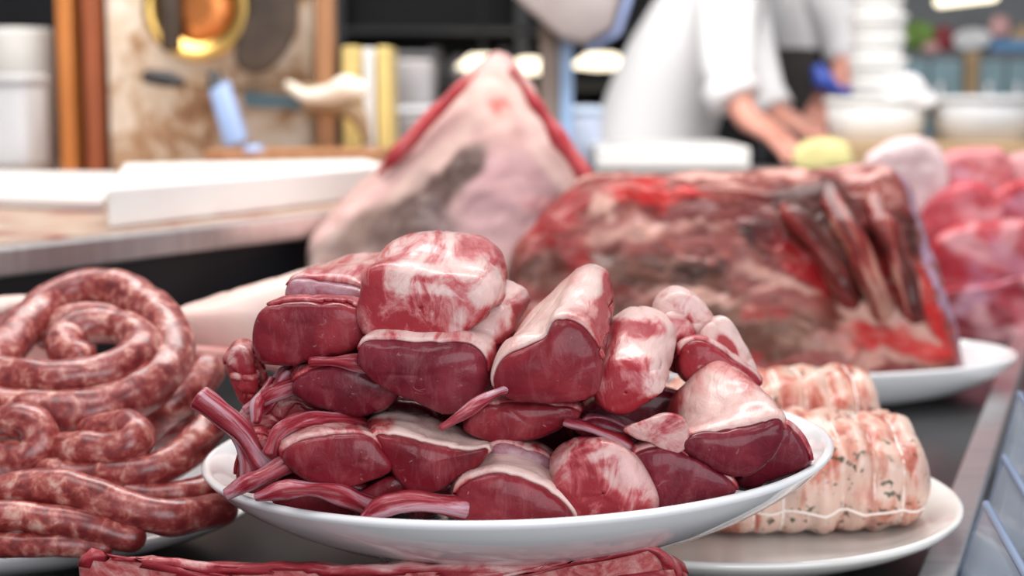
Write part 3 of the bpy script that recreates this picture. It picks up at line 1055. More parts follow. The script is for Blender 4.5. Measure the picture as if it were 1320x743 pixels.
# beef rib slab on the platter
fr = top([(662, 348), (690, 300), (730, 258), (770, 240), (850, 243), (950, 242), (1050, 238), (1125, 228), (1160, 245), (1180, 285), (1202, 345), (1222, 425), (1236, 468), (1232, 486), (1100, 492), (960, 494), (800, 492), (680, 480), (655, 420)], 494, .0004)
bk = top([(690, 320), (715, 270), (745, 236), (775, 220), (850, 217), (950, 216), (1050, 212), (1128, 208), (1158, 228), (1175, 280), (1195, 340), (1215, 420), (1226, 462), (1220, 470), (1100, 474), (960, 474), (800, 474), (690, 460), (680, 400)], 494, .0004)
RED, BR, PK, CR, DK, TAN, MAR = (.28, .010, .013), (.075, .030, .018), (.26, .075, .065), (.58, .33, .27), (.018, .006, .005), (.19, .095, .065), (.12, .010, .011)
BRT = (.46, .016, .016)
ribs = big_cut('beef_rib_slab', 'big slab of beef ribs with brown marbled face on oval platter', 'beef', fr, 1.42, bk, 1.55, 'beef_rib', (.20, .035, .028),
               [(820, 310, 130, 40, 10, PK, .8), (790, 300, 60, 14, -8, CR, .7), (865, 290, 70, 12, 8, CR, .6), (850, 350, 140, 26, 5, BR, .9), (930, 430, 160, 50, 0, BR, .85), (720, 310, 36, 60, -50, RED, .85), (760, 285, 40, 14, -50, PK, .7), (700, 345, 40, 26, -10, BR, .8),
                (850, 252, 75, 13, 3, BRT, 1), (772, 268, 22, 14, -20, CR, .95), (740, 262, 24, 14, -40, RED, .8), (950, 272, 120, 16, 0, MAR, .9), (900, 310, 60, 14, 15, PK, .8), (1060, 268, 70, 26, 8, DK, .8), (975, 305, 30, 26, 30, DK, .95), (1010, 330, 26, 60, -38, MAR, .9), (1035, 340, 12, 60, -38, RED, .8),
                (940, 335, 50, 14, 40, PK, .8), (890, 345, 40, 12, 0, DK, .7), (1000, 385, 60, 26, 20, PK, .8), (1000, 360, 50, 8, 15, CR, .7), (885, 385, 70, 10, 4, CR, .75), (960, 405, 60, 10, 0, TAN, .8), (1020, 420, 36, 24, 0, TAN, .7), (990, 400, 26, 10, 0, RED, .6), (1080, 340, 14, 70, -34, DK, .7), (1062, 355, 12, 60, -34, RED, .8), (1120, 320, 16, 66, -26, RED, .9),
                (1104, 300, 10, 60, -28, DK, .9), (1150, 330, 14, 76, -22, DK, .95), (1140, 310, 10, 60, -24, BRT, .8), (1100, 408, 20, 24, -30, CR, .95), (1168, 372, 16, 22, -20, CR, .9), (1150, 415, 60, 12, 32, CR, .85), (1185, 430, 40, 10, 55, CR, .8), (1120, 440, 60, 14, 8, BRT, .85), (1190, 450, 44, 14, 30, BRT, .9), (1070, 440, 40, 16, 0, CR, .6), (1060, 462, 60, 10, 0, PK, .8), (1140, 465, 50, 9, 0, CR, .6), (1205, 474, 30, 8, 0, TAN, .9),
                (1185, 350, 8, 80, -17, DK, .8), (1200, 400, 10, 60, -15, BRT, .9), (1212, 370, 6, 110, -15, (.40, .25, .36), .95), (1172, 260, 8, 40, -25, (.40, .28, .40), .9),
                (930, 220, 240, 9, 0, (.62, .34, .29), 1), (1100, 218, 80, 8, 0, (.66, .36, .33), .9), (800, 470, 160, 12, 0, DK, .6), (1000, 480, 240, 9, 0, MAR, .8), (830, 440, 100, 40, 0, BR, .6), (900, 470, 40, 8, 0, RED, .5), (980, 470, 30, 7, 0, RED, .6), (1040, 480, 30, 7, 0, TAN, .7)],
               n=170, refine=3, jitter=18, k=30, a1=.009, k1=22, a2=.003, k2=70, seed=53)
for pts, r in (([(1008, 250, 1.545), (1030, 285, 1.492), (1062, 330, 1.472), (1090, 375, 1.458), (1112, 412, 1.49)], 17),
               ([(1062, 245, 1.545), (1088, 285, 1.490), (1112, 335, 1.468), (1130, 385, 1.452), (1142, 425, 1.49)], 18),
               ([(1116, 240, 1.545), (1138, 285, 1.490), (1158, 340, 1.466), (1176, 395, 1.448), (1188, 432, 1.48)], 15)):
    link('rib_bone', tube(catmull([P(*p) for p in pts], 8), px2r(r, 1.45), 20, .007, 30, flat=.9, seed=r), 'beef_bone', ribs)

# pork leg with pale skin behind the sausages
root = thing('pork_ham', 'pale pink skinned pork ham lying behind sausages and lamb', 'pork', P(330, 470, 1.2))
fr = [(214, 404), (290, 380), (380, 352), (480, 330), (560, 326), (600, 360), (600, 470), (520, 500), (400, 480), (320, 474), (250, 472), (222, 455), (208, 428)]
bm = loft(fr, shifted(fr, 14, -8, .88), 1.12, 1.33, n=100, a1=.004, k1=14, seed=60, prof=[(-.05, .001), (-.046, .25), (-.036, .5), (-.016, .72), (.02, .88), (.07, .96), (.14, 1.0), (.3, 1.02), (.5, 1.02), (.7, .98), (.85, .88), (.95, .66), (1.0, .3), (1.0, .001)])
link('skin', bm, 'pork_skin', root)
bm = tube(catmull([P(*p) for p in [(224, 452, 1.115), (280, 460, 1.108), (360, 466, 1.106), (450, 474, 1.11)]], 8), [.004, .008, .008, .006], 14, .002, 40)
link('lean_edge', bm, 'pork_lean', root, label='pink lean edge under the skin')
root = thing('pork_belly', 'pinkish grey pork belly behind the sausages at the left edge', 'pork', P(-20, 470, 1.22))
fr = [(-120, 402), (-40, 398), (20, 394), (80, 392), (112, 404), (120, 440), (110, 500), (20, 510), (-100, 510)]
bm = loft(fr, shifted(fr, 0, -4, .95), 1.14, 1.24, n=80, a1=.003, seed=61)
sh = shell(bm, (0, 0, 1), .5, seed=61, front_cut=None, thick=.002)
set_lc(link('meat', bm, 'pork_lean', root), (1, 0, 0))
if sh:
    link('skin', sh, 'pork_skin', root)

# pile of beef at the far right
PG = 'cuts heaped at the far right'
for i, (fr, d0, d1, base, lab, nm) in enumerate([
        ([(1112, 222), (1135, 192), (1180, 182), (1212, 198), (1222, 240), (1216, 290), (1170, 300), (1125, 270)], 1.95, 2.08, (.76, .58, .58), 'pale white fat lump above the beef rib slab', 'fat_lump'),
        ([(1200, 320), (1250, 292), (1320, 285), (1380, 300), (1390, 360), (1300, 385), (1215, 380)], 1.86, 2.0, (.40, .03, .045), 'long red beef cut in the middle of the far right heap', 'beef_cut'),
        ([(1205, 385), (1260, 368), (1340, 358), (1400, 375), (1400, 440), (1300, 445), (1215, 440)], 1.80, 1.95, (.22, .010, .02), 'dark red beef cut lying lowest in far right heap', 'beef_cut'),
        ([(1175, 285), (1215, 245), (1260, 240), (1290, 270), (1280, 305), (1220, 325), (1180, 325)], 1.93, 2.05, (.48, .07, .09), 'rosy beef cut right of the white fat lump', 'beef_cut'),
        ([(1275, 255), (1320, 235), (1380, 240), (1390, 295), (1320, 300), (1282, 290)], 1.95, 2.07, (.50, .09, .10), 'pink beef cut at the right edge above the long red one', 'beef_cut'),
        ([(1205, 215), (1240, 198), (1290, 196), (1310, 220), (1290, 250), (1225, 252)], 2.02, 2.14, (.60, .22, .23), 'pale pink beef cut topping the far right heap', 'beef_cut'),
        ([(1290, 212), (1330, 198), (1400, 205), (1400, 245), (1330, 250)], 2.08, 2.2, (.66, .34, .34), 'pale beef cut at the back right corner of far heap', 'beef_cut'),
        ([(1170, 345), (1205, 330), (1225, 370), (1230, 410), (1190, 420), (1165, 405)], 1.90, 2.0, (.30, .02, .035), 'red beef cut peeping out right behind the rib slab', 'beef_cut')]):
    bm = loft(fr, shifted(fr, -6, -8, .9), d0, d1, n=70, a1=.008, k1=18, a2=.003, k2=50, seed=70 + i)
    o = link(nm, bm, 'beef_pile', None)
    paint(o, base, [(1240 + 37 * j % 120, 230 + 53 * j % 220, 50, 14, 20 * j, random.choice([(.70, .38, .40), (.42, .03, .05), (.58, .14, .17), (.48, .25, .34)]), .6) for j in range(14)] if i != 0 else [], 16, 14)
    tag(o, lab, 'beef', PG)

# ------------------------------------------------------------------ display counter
zb = CZ + BED
root = thing('display_counter', 'dark steel display counter bed carrying all the meat plates', 'counter', (0, 1.4, 0))
e0, e1 = Vector((.205, .78, zb)), Vector((.82, 2.38, zb))
bm = bm_new()
bedp = [(-1.1, .46), (.10, .46), (.24, .80), (.86, 2.42), (.2, 2.42), (-.10, 1.93), (-.59, 1.2), (-1.1, .47)]
add_hull(bm, [Vector((x, y, zb - .03)) for x, y in bedp], [Vector((x, y, zb)) for x, y in bedp], .003)
link('bed', bm, 'bed_steel', root, smooth=False)
bm = bm_new()
ins = [(-1.05, .52), (.06, .52), (.20, .84), (.80, 2.36), (.2, 2.36), (-.08, 1.90), (-.57, 1.18), (-1.05, .54)]
add_hull(bm, [Vector((x, y, 0)) for x, y in ins], [Vector((x, y, zb - .03)) for x, y in ins], .003)
link('base', bm, 'black_panel', root, smooth=False)
# steel channel along the customers' side
def bar(bm, a, b, w, h, bevel=.002):
    d = (b - a)
    s = Vector((d.y, -d.x, 0)).normalized() * w
    return add_hull(bm, [a - s, a + s, b + s, b - s], [p + Vector((0, 0, h)) for p in (a - s, a + s, b + s, b - s)], bevel)
dirn = Vector((.62, 1.62, 0)).normalized()
q0 = PZ(1212, 743, BED + .004)
q0 = Vector((q0.x, q0.y, zb + .0)) - dirn * .3
bm = bar(bm_new(), q0, q0 + dirn * 1.8, .011, .012)
link('steel_rail', bm, 'steel', root, smooth=False)

# clear plastic ticket holders on the right edge
TG = 'ticket holders along the right edge'
for i, (tl, bl, tr, br, lab) in enumerate([
        ((1268, 650, .90), (1226, 775, .91), (1366, 826, .74), (1330, 960, .75), 'nearest blue clear ticket holder at the lower right corner'),
        ((1292, 590, 1.02), (1262, 690, 1.03), (1380, 738, .86), (1350, 860, .87), 'middle blue clear ticket holder of those on the right edge'),
        ((1312, 508, 1.16), (1284, 612, 1.17), (1390, 620, 1.0), (1370, 740, 1.01), 'farthest blue clear ticket holder up the right edge')]):
    a, b, c, d = P(*tl), P(*bl), P(*tr), P(*br)
    nrm = (b - a).cross(c - a).normalized()
    if nrm.x < 0:
        nrm = -nrm
    th = nrm * .003
    root = thing('ticket_holder', lab, 'ticket holder', b, TG)
    pan = link('panel', add_hull(bm_new(), [a, b, d, c], [p + th for p in (a, b, d, c)], .0008), 'clear_blue', root, smooth=False)
    # ticket sheet inside the holder, with margin
    def mixp(s, t_):
        return (a.lerp(c, s)).lerp(b.lerp(d, s), t_)
    q = [mixp(.06, .16), mixp(.06, .86), mixp(.94, .86), mixp(.94, .16)]
    link('ticket', add_hull(bm_new(), [p + th * 1.1 for p in q], [p + th * 1.4 for p in q], 0), 'ticket', pan, smooth=False)
    eb = bm_new()
    tube([a + th * .5, c + th * .5], .0026, 8, bm=eb)
    link('top_edge', eb, 'edge_blue', root)
    eb = bm_new()
    tube([a + th * .5, b + th * .5], .0022, 8, bm=eb)
    link('side_edge', eb, 'edge_blue', root)

# ------------------------------------------------------------------ work counter at the left
root = thing('work_counter', 'steel edged work counter behind the sausages at the left', 'counter', (-.6, 2.0, 0))
A0, B0 = Vector((-.469, 1.42, 0)), Vector((-.216, 1.80, 0))
dl = (B0 - A0).normalized()
L0, R0 = A0 - dl * .55, B0 + dl * .42
perp = Vector((-dl.y, dl.x, 0))
zt = CZ - .146
bm = bm_new()
BK = [Vector((-.09, 2.56, 0)), Vector((-.09, 2.94, 0)), Vector((-2.2, 2.94, 0)), Vector((-2.2, 1.3, 0))]
quad = [L0 + perp * .012, R0 + perp * .012] + BK
add_hull(bm, [Vector((p.x, p.y, 0)) for p in quad], [Vector((p.x, p.y, zt - .03)) for p in quad], .002)
link('body', bm, 'black_panel', root, smooth=False)
bm = bm_new()
quad2 = [L0, R0] + BK
add_hull(bm, [Vector((p.x, p.y, zt - .030)) for p in quad2], [Vector((p.x, p.y, zt - .002)) for p in quad2], .003)
link('steel_edge', bm, 'steel', root, smooth=False)
bm = bm_new()
q3 = [L0 + perp * .02, R0 + perp * .02] + BK
add_hull(bm, [Vector((p.x, p.y, zt - .002)) for p in q3], [Vector((p.x, p.y, zt)) for p in q3], 0)
link('worktop', bm, 'stained_board', root, smooth=False)


def board(label, px, ztop, th, mat='white_board'):
    q = [PZ(u, v, ztop) for u, v in px]
    bm = add_hull(bm_new(), [p - Vector((0, 0, th)) for p in q], q, .003)
    return tag(link('cutting_board', bm, mat, None, smooth=False), label, 'cutting board')


board('thick white cutting board on the left work counter in front', [(138, 243), (505, 213), (470, 205), (160, 211)], -.104, .041)
board('thinner white cutting board at far left of the work counter', [(-120, 248), (132, 257), (152, 222), (-120, 219)], -.131, .014)

# ------------------------------------------------------------------ tool panel and posts behind the work counter
def upright(bm, u0, u1, vt, vb, d, depth, bevel=.004, vb_z=None):
    a, b = P(u0, vt, d), P(u1, vb, d)
    return add_box(bm, (a.x, d, b.z if vb_z is None else vb_z), (b.x, d + depth, a.z), bevel)


ZL = CZ - .115
zl_shelf = ZL
root = thing('timber_post', 'wide orange timber post standing left of the plastered panel', 'post', P(98, 215, 2.62))
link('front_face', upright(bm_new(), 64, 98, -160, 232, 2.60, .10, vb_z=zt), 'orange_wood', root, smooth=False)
link('side_face', upright(bm_new(), 98, 131, -160, 232, 2.61, .10, vb_z=zt), 'orange_wood_shaded', root, smooth=False)
o = link('timber_post', upright(bm_new(), 402, 431, -160, 215, 2.58, .06, vb_z=zt), 'brown_wood', None, smooth=False)
tag(o, 'narrow brown timber post right of the plastered panel', 'post')
o = link('wall_left', upright(bm_new(), 130, 403, -160, 215, 2.64, .06, vb_z=zt), 'plaster', None, smooth=False)
o['kind'] = 'structure'
# ledge with tools
o = link('tool_ledge', upright(bm_new(), 262, 492, 195, 207, 2.40, .17, .003, vb_z=zt), 'brown_wood', None, smooth=False)
tag(o, 'brown wooden tool ledge beneath the hanging saw', 'shelf')
# hanging brass pan
c = P(255, 10, 2.585)
root = thing('brass_pan', 'round brass pan hanging on the plastered panel', 'pan', c)
Mx = Matrix.Rotation(math.radians(90), 3, 'X')
bm = lathe([(0, -.004), (.056, -.004), (.066, .014), (.078, .020), (.088, .018), (.086, .008), (.070, .002), (.058, -.012), (0, -.012)], c, n=48, tilt=Mx)
link('pan_body', bm, 'brass', root)
bm = lathe([(0, .002), (.02, .003), (.052, .001), (.055, -.003), (0, -.003)], c, n=40, tilt=Mx)
link('pan_bottom', bm, 'copper', root)
bm = upright(bm_new(), 203, 232, -60, 66, 2.555, .02, .008)
tag(link('sharpening_strap', bm, 'cured_meat', None), 'dark strap hanging in front of the brass pan', 'strap')
bm = loft([(338, -60), (370, -50), (385, -5), (380, 50), (352, 88), (325, 96), (304, 84), (302, 62), (318, 20), (322, -30)], [(342, -40), (368, -30), (376, 0), (370, 45), (345, 76), (322, 78), (318, 50), (326, 0)], 2.54, 2.62, n=48, seed=80)
tag(link('cured_ham', bm, 'cured_meat', None), 'dark brown cured ham hanging right of the brass pan', 'ham')
# saw with carved handle
root = thing('bone_saw', 'bone saw with pale carved grip hanging over the tool ledge', 'saw', P(330, 125, 2.55))
bm = tube(catmull([P(*p) for p in [(192, 99, 2.57), (215, 102, 2.57), (232, 106, 2.57)]], 6), [.012, .014, .009], 12)
link('knob', bm, 'black_plastic', root)
bm = tube(catmull([P(*p) for p in [(225, 104, 2.58), (290, 112, 2.58), (365, 112, 2.575), (420, 118, 2.57)]], 8), [.006, .007, .008, .010], 12)
link('back_bar', bm, 'horn_brown', root)
qq = [P(312, 116, 2.575), P(395, 126, 2.575), P(392, 142, 2.575), P(316, 138, 2.575)]
link('blade', add_hull(bm_new(), qq, [p + Vector((0, .004, 0)) for p in qq], .001), 'blade_teal', root, smooth=False)
bm = tube(catmull([P(*p) for p in [(372, 110, 2.56), (395, 124, 2.55), (425, 122, 2.54), (446, 114, 2.535), (462, 116, 2.535)]], 8), [.008, .012, .017, .022, .016], 14)
link('grip', bm, 'pale_bone', root)
bm = tube(catmull([P(*p) for p in [(398, 134, 2.55), (440, 136, 2.545), (462, 150, 2.54), (474, 182, 2.535)]], 8), [.012, .017, .015, .007], 14)
link('hand_guard', bm, 'horn_brown', root)
# blue sheath leaning on the panel
root = thing('knife_sheath', 'blue knife sheath leaning below the saw', 'sheath', P(300, 190, 2.5))
qq = [P(268, 118, 2.53), P(292, 108, 2.53), P(318, 184, 2.49), P(288, 192, 2.49)]
link('sheath_body', add_hull(bm_new(), qq, [p + Vector((0, .03, .01)) for p in qq], .006), 'sheath_blue', root)
bm = tube([P(279, 116, 2.55), P(276, 98, 2.56)], [.014, .011], 12)
link('knife_handle', bm, 'black_plastic', root)
bm = lathe([(0, 0), (.018, 0), (.020, .008), (.012, .018), (0, .019)], P(327, 202, 2.42), n=28)
tag(link('sharpening_puck', bm, 'sheath_blue', None), 'small blue grey sharpening puck on the tool ledge', 'sharpener')
# far left containers
def tub_box(name, label, cat, u0, u1, vt, d, mat, lidmat, dep=.12, z0=None):
    a, b = P(u0, vt, d), P(u1, vt, d)
    z0 = zt if z0 is None else z0
    root = thing(name, label, cat, Vector(((a.x + b.x) / 2, d + dep / 2, z0)))
    link('body', add_box(bm_new(), (a.x, d, z0), (b.x, d + dep, a.z - .012), .012), mat, root)
    link('lid', add_box(bm_new(), (a.x - .003, d - .003, a.z - .014), (b.x + .003, d + dep + .003, a.z), .005), lidmat, root)
    return root


def roll(name, label, cat, u0, u1, vt, d, z0, mat, core):
    a, b = P(u0, vt, d), P(u1, vt, d)
    r = (b.x - a.x) / 2
    c = Vector(((a.x + b.x) / 2, d + r, z0))
    root = thing(name, label, cat, c)
    h = a.z - z0
    link('paper', lathe([(r * .25, 0), (r * .97, 0), (r, .004), (r, h - .01), (r * .95, h), (r * .25, h), (r * .25, 0)], c, n=40), mat, root)
    link('core', lathe([(r * .2, .001), (r * .25, .001), (r * .25, h + .002), (r * .2, h + .002), (r * .2, .001)], c, n=24), core, root)
    return root


roll('paper_roll', 'tall white paper roll at the left edge', 'paper roll', -40, 53, 35, 2.62, zt, 'roll_white', 'tan_box')
tub_box('plastic_tub', 'grey lidded plastic tub before the tall paper roll', 'tub', -60, 31, 96, 2.42, 'tub_dull', 'tub_dull', z0=CZ - .1305)
bm = upright(bm_new(), 50, 64, 45, 216, 2.75, .05, vb_z=zt)
tag(link('slim_post', bm, 'olive', None, smooth=False), 'dark olive slim post between paper roll and orange timber post', 'post')

# ------------------------------------------------------------------ middle background
zc2 = CZ - .174
root = thing('back_counter', 'long back counter where the butchers work', 'counter', (.5, 3.3, 0))
link('body', add_box(bm_new(), (-.95, 3.02, 0), (2.2, 3.34, zc2 - .03)), 'dim_grey', root, smooth=False)
link('worktop', add_box(bm_new(), (-.97, 2.98, zc2 - .03), (2.22, 3.36, zc2), .004), 'grey_metal', root, smooth=False)
# yellow and white boards upright
root = thing('board_rack', 'yellow boards standing upright with a white one between', 'cutting board', P(472, 198, 2.6))
for u0, u1, m, v in ((440, 466, 'yellow_board', 60), (467, 484, 'white_board', 62), (485, 504, 'yellow_board', 60)):
    link('board', upright(bm_new(), u0, u1, v, 207, 2.60, .16, .004, vb_z=CZ - .137), m, root, smooth=False)
bm = add_box(bm_new(), (P(436, 0, 2.6).x, 2.585, zt), (P(508, 0, 2.6).x, 2.78, CZ - .1375), .002)
tag(link('rack_stand', bm, 'dim_grey', None, smooth=False), 'dark stand below the yellow upright boards', 'stand')
# things on the back counter, mid
def on_counter(u, d):
    return Vector(((u - 660) / F * d, d, zc2))


tub_box('steel_box', 'grey steel box right of the yellow boards', 'box', 512, 585, 138, 3.1, 'grey_metal', 'label_grey', .2, zc2)
tub_box('grey_carton', 'tall dim grey carton behind steel box', 'carton', 505, 560, 66, 3.32, 'grey_metal', 'dim_grey', .12, zc2)
tub_box('blue_crate', 'pale blue plastic crate right of the scale post', 'crate', 737, 776, 138, 3.1, 'crate_blue', 'blue_white', .2, zc2)
# hanging scale post and head
root = thing('counter_scale', 'tall counter scale with tilted display head on post', 'scale', on_counter(718, 2.85))
a = P(699, 40, 2.85)
link('post', add_box(bm_new(), (P(697, 0, 2.85).x, 2.87, 0), (P(723, 0, 2.85).x, 2.93, P(0, 30, 2.85).z), .006), 'post_brown', root, smooth=False)
link('post_trim', add_box(bm_new(), (P(723, 0, 2.85).x, 2.86, 0), (P(740, 0, 2.85).x, 2.92, P(0, 30, 2.85).z), .006), 'post_blue', root, smooth=False)
qq = [P(655, -10, 2.78), P(690, 22, 2.78), P(722, 50, 2.78), P(752, 60, 2.78), P(790, 38, 2.78), P(803, -10, 2.78), P(800, -50, 2.78), P(660, -50, 2.78)]
dh = link('display_head', add_hull(bm_new(), qq, [p + Vector((0.0, .09, .01)) for p in qq], .01), 'scale_beige', root)
qq = [P(752, 62, 2.80), P(792, 40, 2.80), P(806, -10, 2.80), P(806, -50, 2.80), P(818, -50, 2.80), P(817, -4, 2.80), P(800, 46, 2.80), P(758, 70, 2.80)]
link('head_rim', add_hull(bm_new(), qq, [p + Vector((0, .07, .01)) for p in qq], .006), 'scale_blue', dh)
# pendant lamps seen far behind
for i, (u, v, w, lab) in enumerate([(622, 80, 32, 'glowing lamp shade left of the pointed beef tip'), (682, 84, 26, 'glowing lamp shade right of the pointed beef tip'), (775, 78, 36, 'glowing lamp shade just left of the first butcher')]):
    c = P(u, v, 5.2)
    r = w / F * 5.2
    root = thing('pendant_lamp', lab, 'lamp', c, 'pendant lamps')
    link('shade', lathe([(0, .025), (r * .5, .022), (r, -.012), (r * .98, -.022), (r * .3, -.03), (0, -.03)], c, n=32), 'lamp_glow', root)
    link('cord', tube([c + Vector((0, 0, .02)), c + Vector((0, 0, .9))], .006, 8), 'black_plastic', root)

# white board and tray under the butcher
root = thing('cutting_board', 'long white cutting board on the back counter below the first butcher', 'cutting board', P(870, 222, 2.98))
a, b = P(768, 190, 2.86), P(968, 190, 2.86)
link('slab', add_box(bm_new(), (a.x, 2.86, P(0, 218, 2.86).z), (b.x, 3.2, P(0, 190, 2.86).z), .006), 'white_board', root, smooth=False)
o = link('meat_tray', add_box(bm_new(), (P(755, 0, 2.80).x, 2.80, 0), (P(1100, 0, 2.80).x, 2.975, P(0, 224, 2.80).z), .004), 'grey_metal', None, smooth=False)
tag(o, 'grey steel stand in front of the back counter carrying the white board', 'stand')
# yellow paper parcel
bm = loft([(1024, 196), (1040, 184), (1080, 182), (1096, 194), (1092, 216), (1030, 220)], [(1030, 190), (1050, 180), (1082, 180), (1092, 192), (1086, 210), (1034, 212)], 2.72, 2.84, n=40, a1=.004, seed=90)
tag(link('paper_parcel', bm, 'yellow_paper', None), 'crumpled yellow paper parcel below the hands', 'parcel')

# ------------------------------------------------------------------ butchers
def skinned(name, chains, mat, parent, sub=2):
    """one continuous skin over chains of (point, radius); chains starting at a shared point are welded"""
    me = bpy.data.meshes.new(name)
    vs, rs, es, idx = [], [], [], {}
    for ch in chains:
        prev = None
        for p, r in ch:
            key = (round(p.x, 5), round(p.y, 5), round(p.z, 5))
            if key not in idx:
                idx[key] = len(vs)
                vs.append(p)
                rs.append(r)
            if prev is not None and prev != idx[key]:
                es.append((prev, idx[key]))
            prev = idx[key]
    base = world_loc(parent)
    me.from_pydata([v - base for v in vs], es, [])
    o = bpy.data.objects.new(name, me)
    COL.objects.link(o)
    md = o.modifiers.new('Skin', 'SKIN')
    md.use_smooth_shade = True
    for i, sv in enumerate(me.skin_vertices[0].data):
        r = rs[i]
        sv.radius = r if isinstance(r, tuple) else (r, r)
        sv.use_root = (i == 0)
    sb = o.modifiers.new('Sub', 'SUBSURF')
    sb.levels = sb.render_levels = sub
    dg = bpy.context.evaluated_depsgraph_get()
    m2 = bpy.data.meshes.new_from_object(o.evaluated_get(dg))
    m2.name = name
    o.modifiers.clear()
    o.data = m2
    bpy.data.meshes.remove(me)
    m2.polygons.foreach_set('use_smooth', [True] * len(m2.polygons))
    m2.materials.clear()
    m2.materials.append(MATS[mat])
    o.parent = parent
    return o


def hand_chains(wrist, fwd, side, up, s=1.0):
    """palm, four bent fingers of different length and a thumb off the side"""
    fwd, side, up = fwd.normalized(), side.normalized(), up.normalized()
    palm = wrist + fwd * .05 * s
    k = wrist + fwd * .09 * s
    ch = [[(wrist, (.027 * s, .022 * s)), (palm, (.038 * s, .019 * s)), (k, (.038 * s, .016 * s))]]
    for off, ln in ((-.030, .060), (-.010, .072), (.011, .068), (.030, .052)):
        b = k + side * off * s
        ch.append([(k, .02 * s), (b + fwd * .012 * s, .0095 * s), (b + fwd * (ln * .5 + .01) * s - up * .006 * s, .009 * s), (b + fwd * (ln + .008) * s - up * .022 * s, .0075 * s)])
    tb = palm - fwd * .018 * s
    ch.append([(palm, .03 * s), (tb - side * .042 * s, .013 * s), (tb - side * .062 * s + fwd * .034 * s - up * .008 * s, .0105 * s), (tb - side * .06 * s + fwd * .062 * s - up * .014 * s, .0085 * s)])
    return ch


def head_parts(root, c, face, up=Vector((0, 0, 1)), hairmat='hair_dark'):
    """hair cap, eyes, nose, mouth and ears on a head centred at c, facing 'face'"""
    face = face.normalized()
    side = face.cross(up).normalized()
    upv = side.cross(face).normalized()
    bm = bmesh.new()
    bmesh.ops.create_uvsphere(bm, u_segments=24, v_segments=16, radius=1)
    for v in bm.verts:
        p = v.co.copy()
        v.co = c + side * p.x * .083 + face * (p.y * .102 - .012) + upv * (p.z * .105 + .03)
    kill = [v for v in bm.verts if (v.co - c).dot(face) > .045 and (v.co - c).dot(upv) < .085 or (v.co - c).dot(upv) < -.035]
    bmesh.ops.delete(bm, geom=kill, context='VERTS')
    link('hair', bm, hairmat, root)
    for sgn in (-1, 1):
        bm = bmesh.new()
        bmesh.ops.create_uvsphere(bm, u_segments=12, v_segments=8, radius=.013, matrix=Matrix.Translation(c + side * .032 * sgn + face * .082 + upv * .012))
        link('eye', bm, 'eye_white', root)
        bm = bmesh.new()
        bmesh.ops.create_uvsphere(bm, u_segments=12, v_segments=8, radius=.022, matrix=Matrix.Translation(c + side * .08 * sgn))
        for v in bm.verts:
            q = v.co - c
            d = q.dot(side) - .08 * sgn
            v.co -= side * d * .55
        link('ear', bm, 'skin', root)
    bm = tube([c + face * .088 + upv * .012, c + face * .112 - upv * .022], [.008, .015], 10)
    link('nose', bm, 'skin', root)
    bm = tube([c + face * .088 - side * .024 - upv * .055, c + face * .097 - upv * .055, c + face * .088 + side * .024 - upv * .055], [.004, .007], 8)
    link('mouth', bm, 'lip', root)


def butcher_one():
    d = 3.42
    q = lambda u, v, dd=0: P(u, v, d + dd)
    pel, waist, chest, neckb = q(838, 200, .25), q(856, 120, .24), q(910, 10, .18), q(960, -75, .12)
    root = thing('person', 'person in white coat bending over the back counter with both hands down', 'person', Vector((pel.x, pel.y, 0)))
    headc = q(1010, -135, .06)
    sN, eN, wN, hN = q(938, -20, .0), q(936, 80, -.08), q(958, 150, -.14), q(985, 185, -.18)
    sF, eF, wF, hF = q(955, -30, .30), q(972, 70, .20), q(996, 148, .1), q(1026, 174, .05)
    hipL, hipR = pel + Vector((0, -.09, -.04)), pel + Vector((0, .09, -.04))
    legs = []
    for h, off in ((hipL, 0), (hipR, .05)):
        kn = Vector((h.x + .03 + off, h.y - .02, .50))
        an = Vector((h.x - .02 + off, h.y - .02, .09))
        legs.append((h, kn, an, an + Vector((.17, 0, -.05))))
    body = [[(pel, (.16, .13)), (waist, (.14, .11)), (chest, (.16, .12)), (neckb, .06), (neckb.lerp(headc, .45), .052), (headc - Vector((.0, 0, .045)), (.07, .07)), (headc + Vector((0, 0, .02)), (.078, .09)), (headc + Vector((-.01, 0, .075)), (.06, .07))]]
    for s_, e_, w_, h_ in ((sN, eN, wN, hN), (sF, eF, wF, hF)):
        body.append([(chest, (.16, .12)), (s_, .06), (e_, .045), (w_, .03)])
        fw = (h_ - w_)
        fw.z *= .5
        body += hand_chains(w_, fw, Vector((fw.y, -fw.x, 0)), Vector((0, 0, 1)), 1.05)
    for h, kn, an, toe in legs:
        body.append([(pel, (.16, .13)), (h, .09), (kn, .06), (an, .045), (toe, .04)])
    skinned('body', body, 'skin', root)
    head_parts(root, headc, Vector((.8, -.35, -.35)))
    coat = [[(pel + Vector((-.02, 0, -.30)), (.19, .17)), (pel, (.19, .16)), (waist, (.172, .145)), (chest, (.185, .15)), (neckb, .075)],
            [(chest, (.185, .15)), (sN, .085), (sN.lerp(eN, .5), .072), (eN, .066), (q(944, 122, -.115), .060)],
            [(chest, (.185, .15)), (sF, .08), (sF.lerp(eF, .5), .060), (eF, .054), (q(990, 138, .11), .050)]]
    cto = skinned('coat', coat, 'cloth_white', root)
    for p, nx, r in ((q(944, 122, -.115), wN, .061), (q(990, 138, .11), wF, .057)):
        dv = (nx - p).normalized()
        link('cuff', tube([p - dv * .03, p + dv * .015], r * .97, 20, ends=.1), 'cloth_white', cto)
    tr = []
    for h, kn, an, toe in legs:
        tr.append([(pel + Vector((0, 0, -.05)), .15), (h + Vector((0, 0, -.05)), .11), (kn, .085), (an + Vector((0, 0, .02)), .07)])
    skinned('trousers', tr, 'trouser_grey', root)


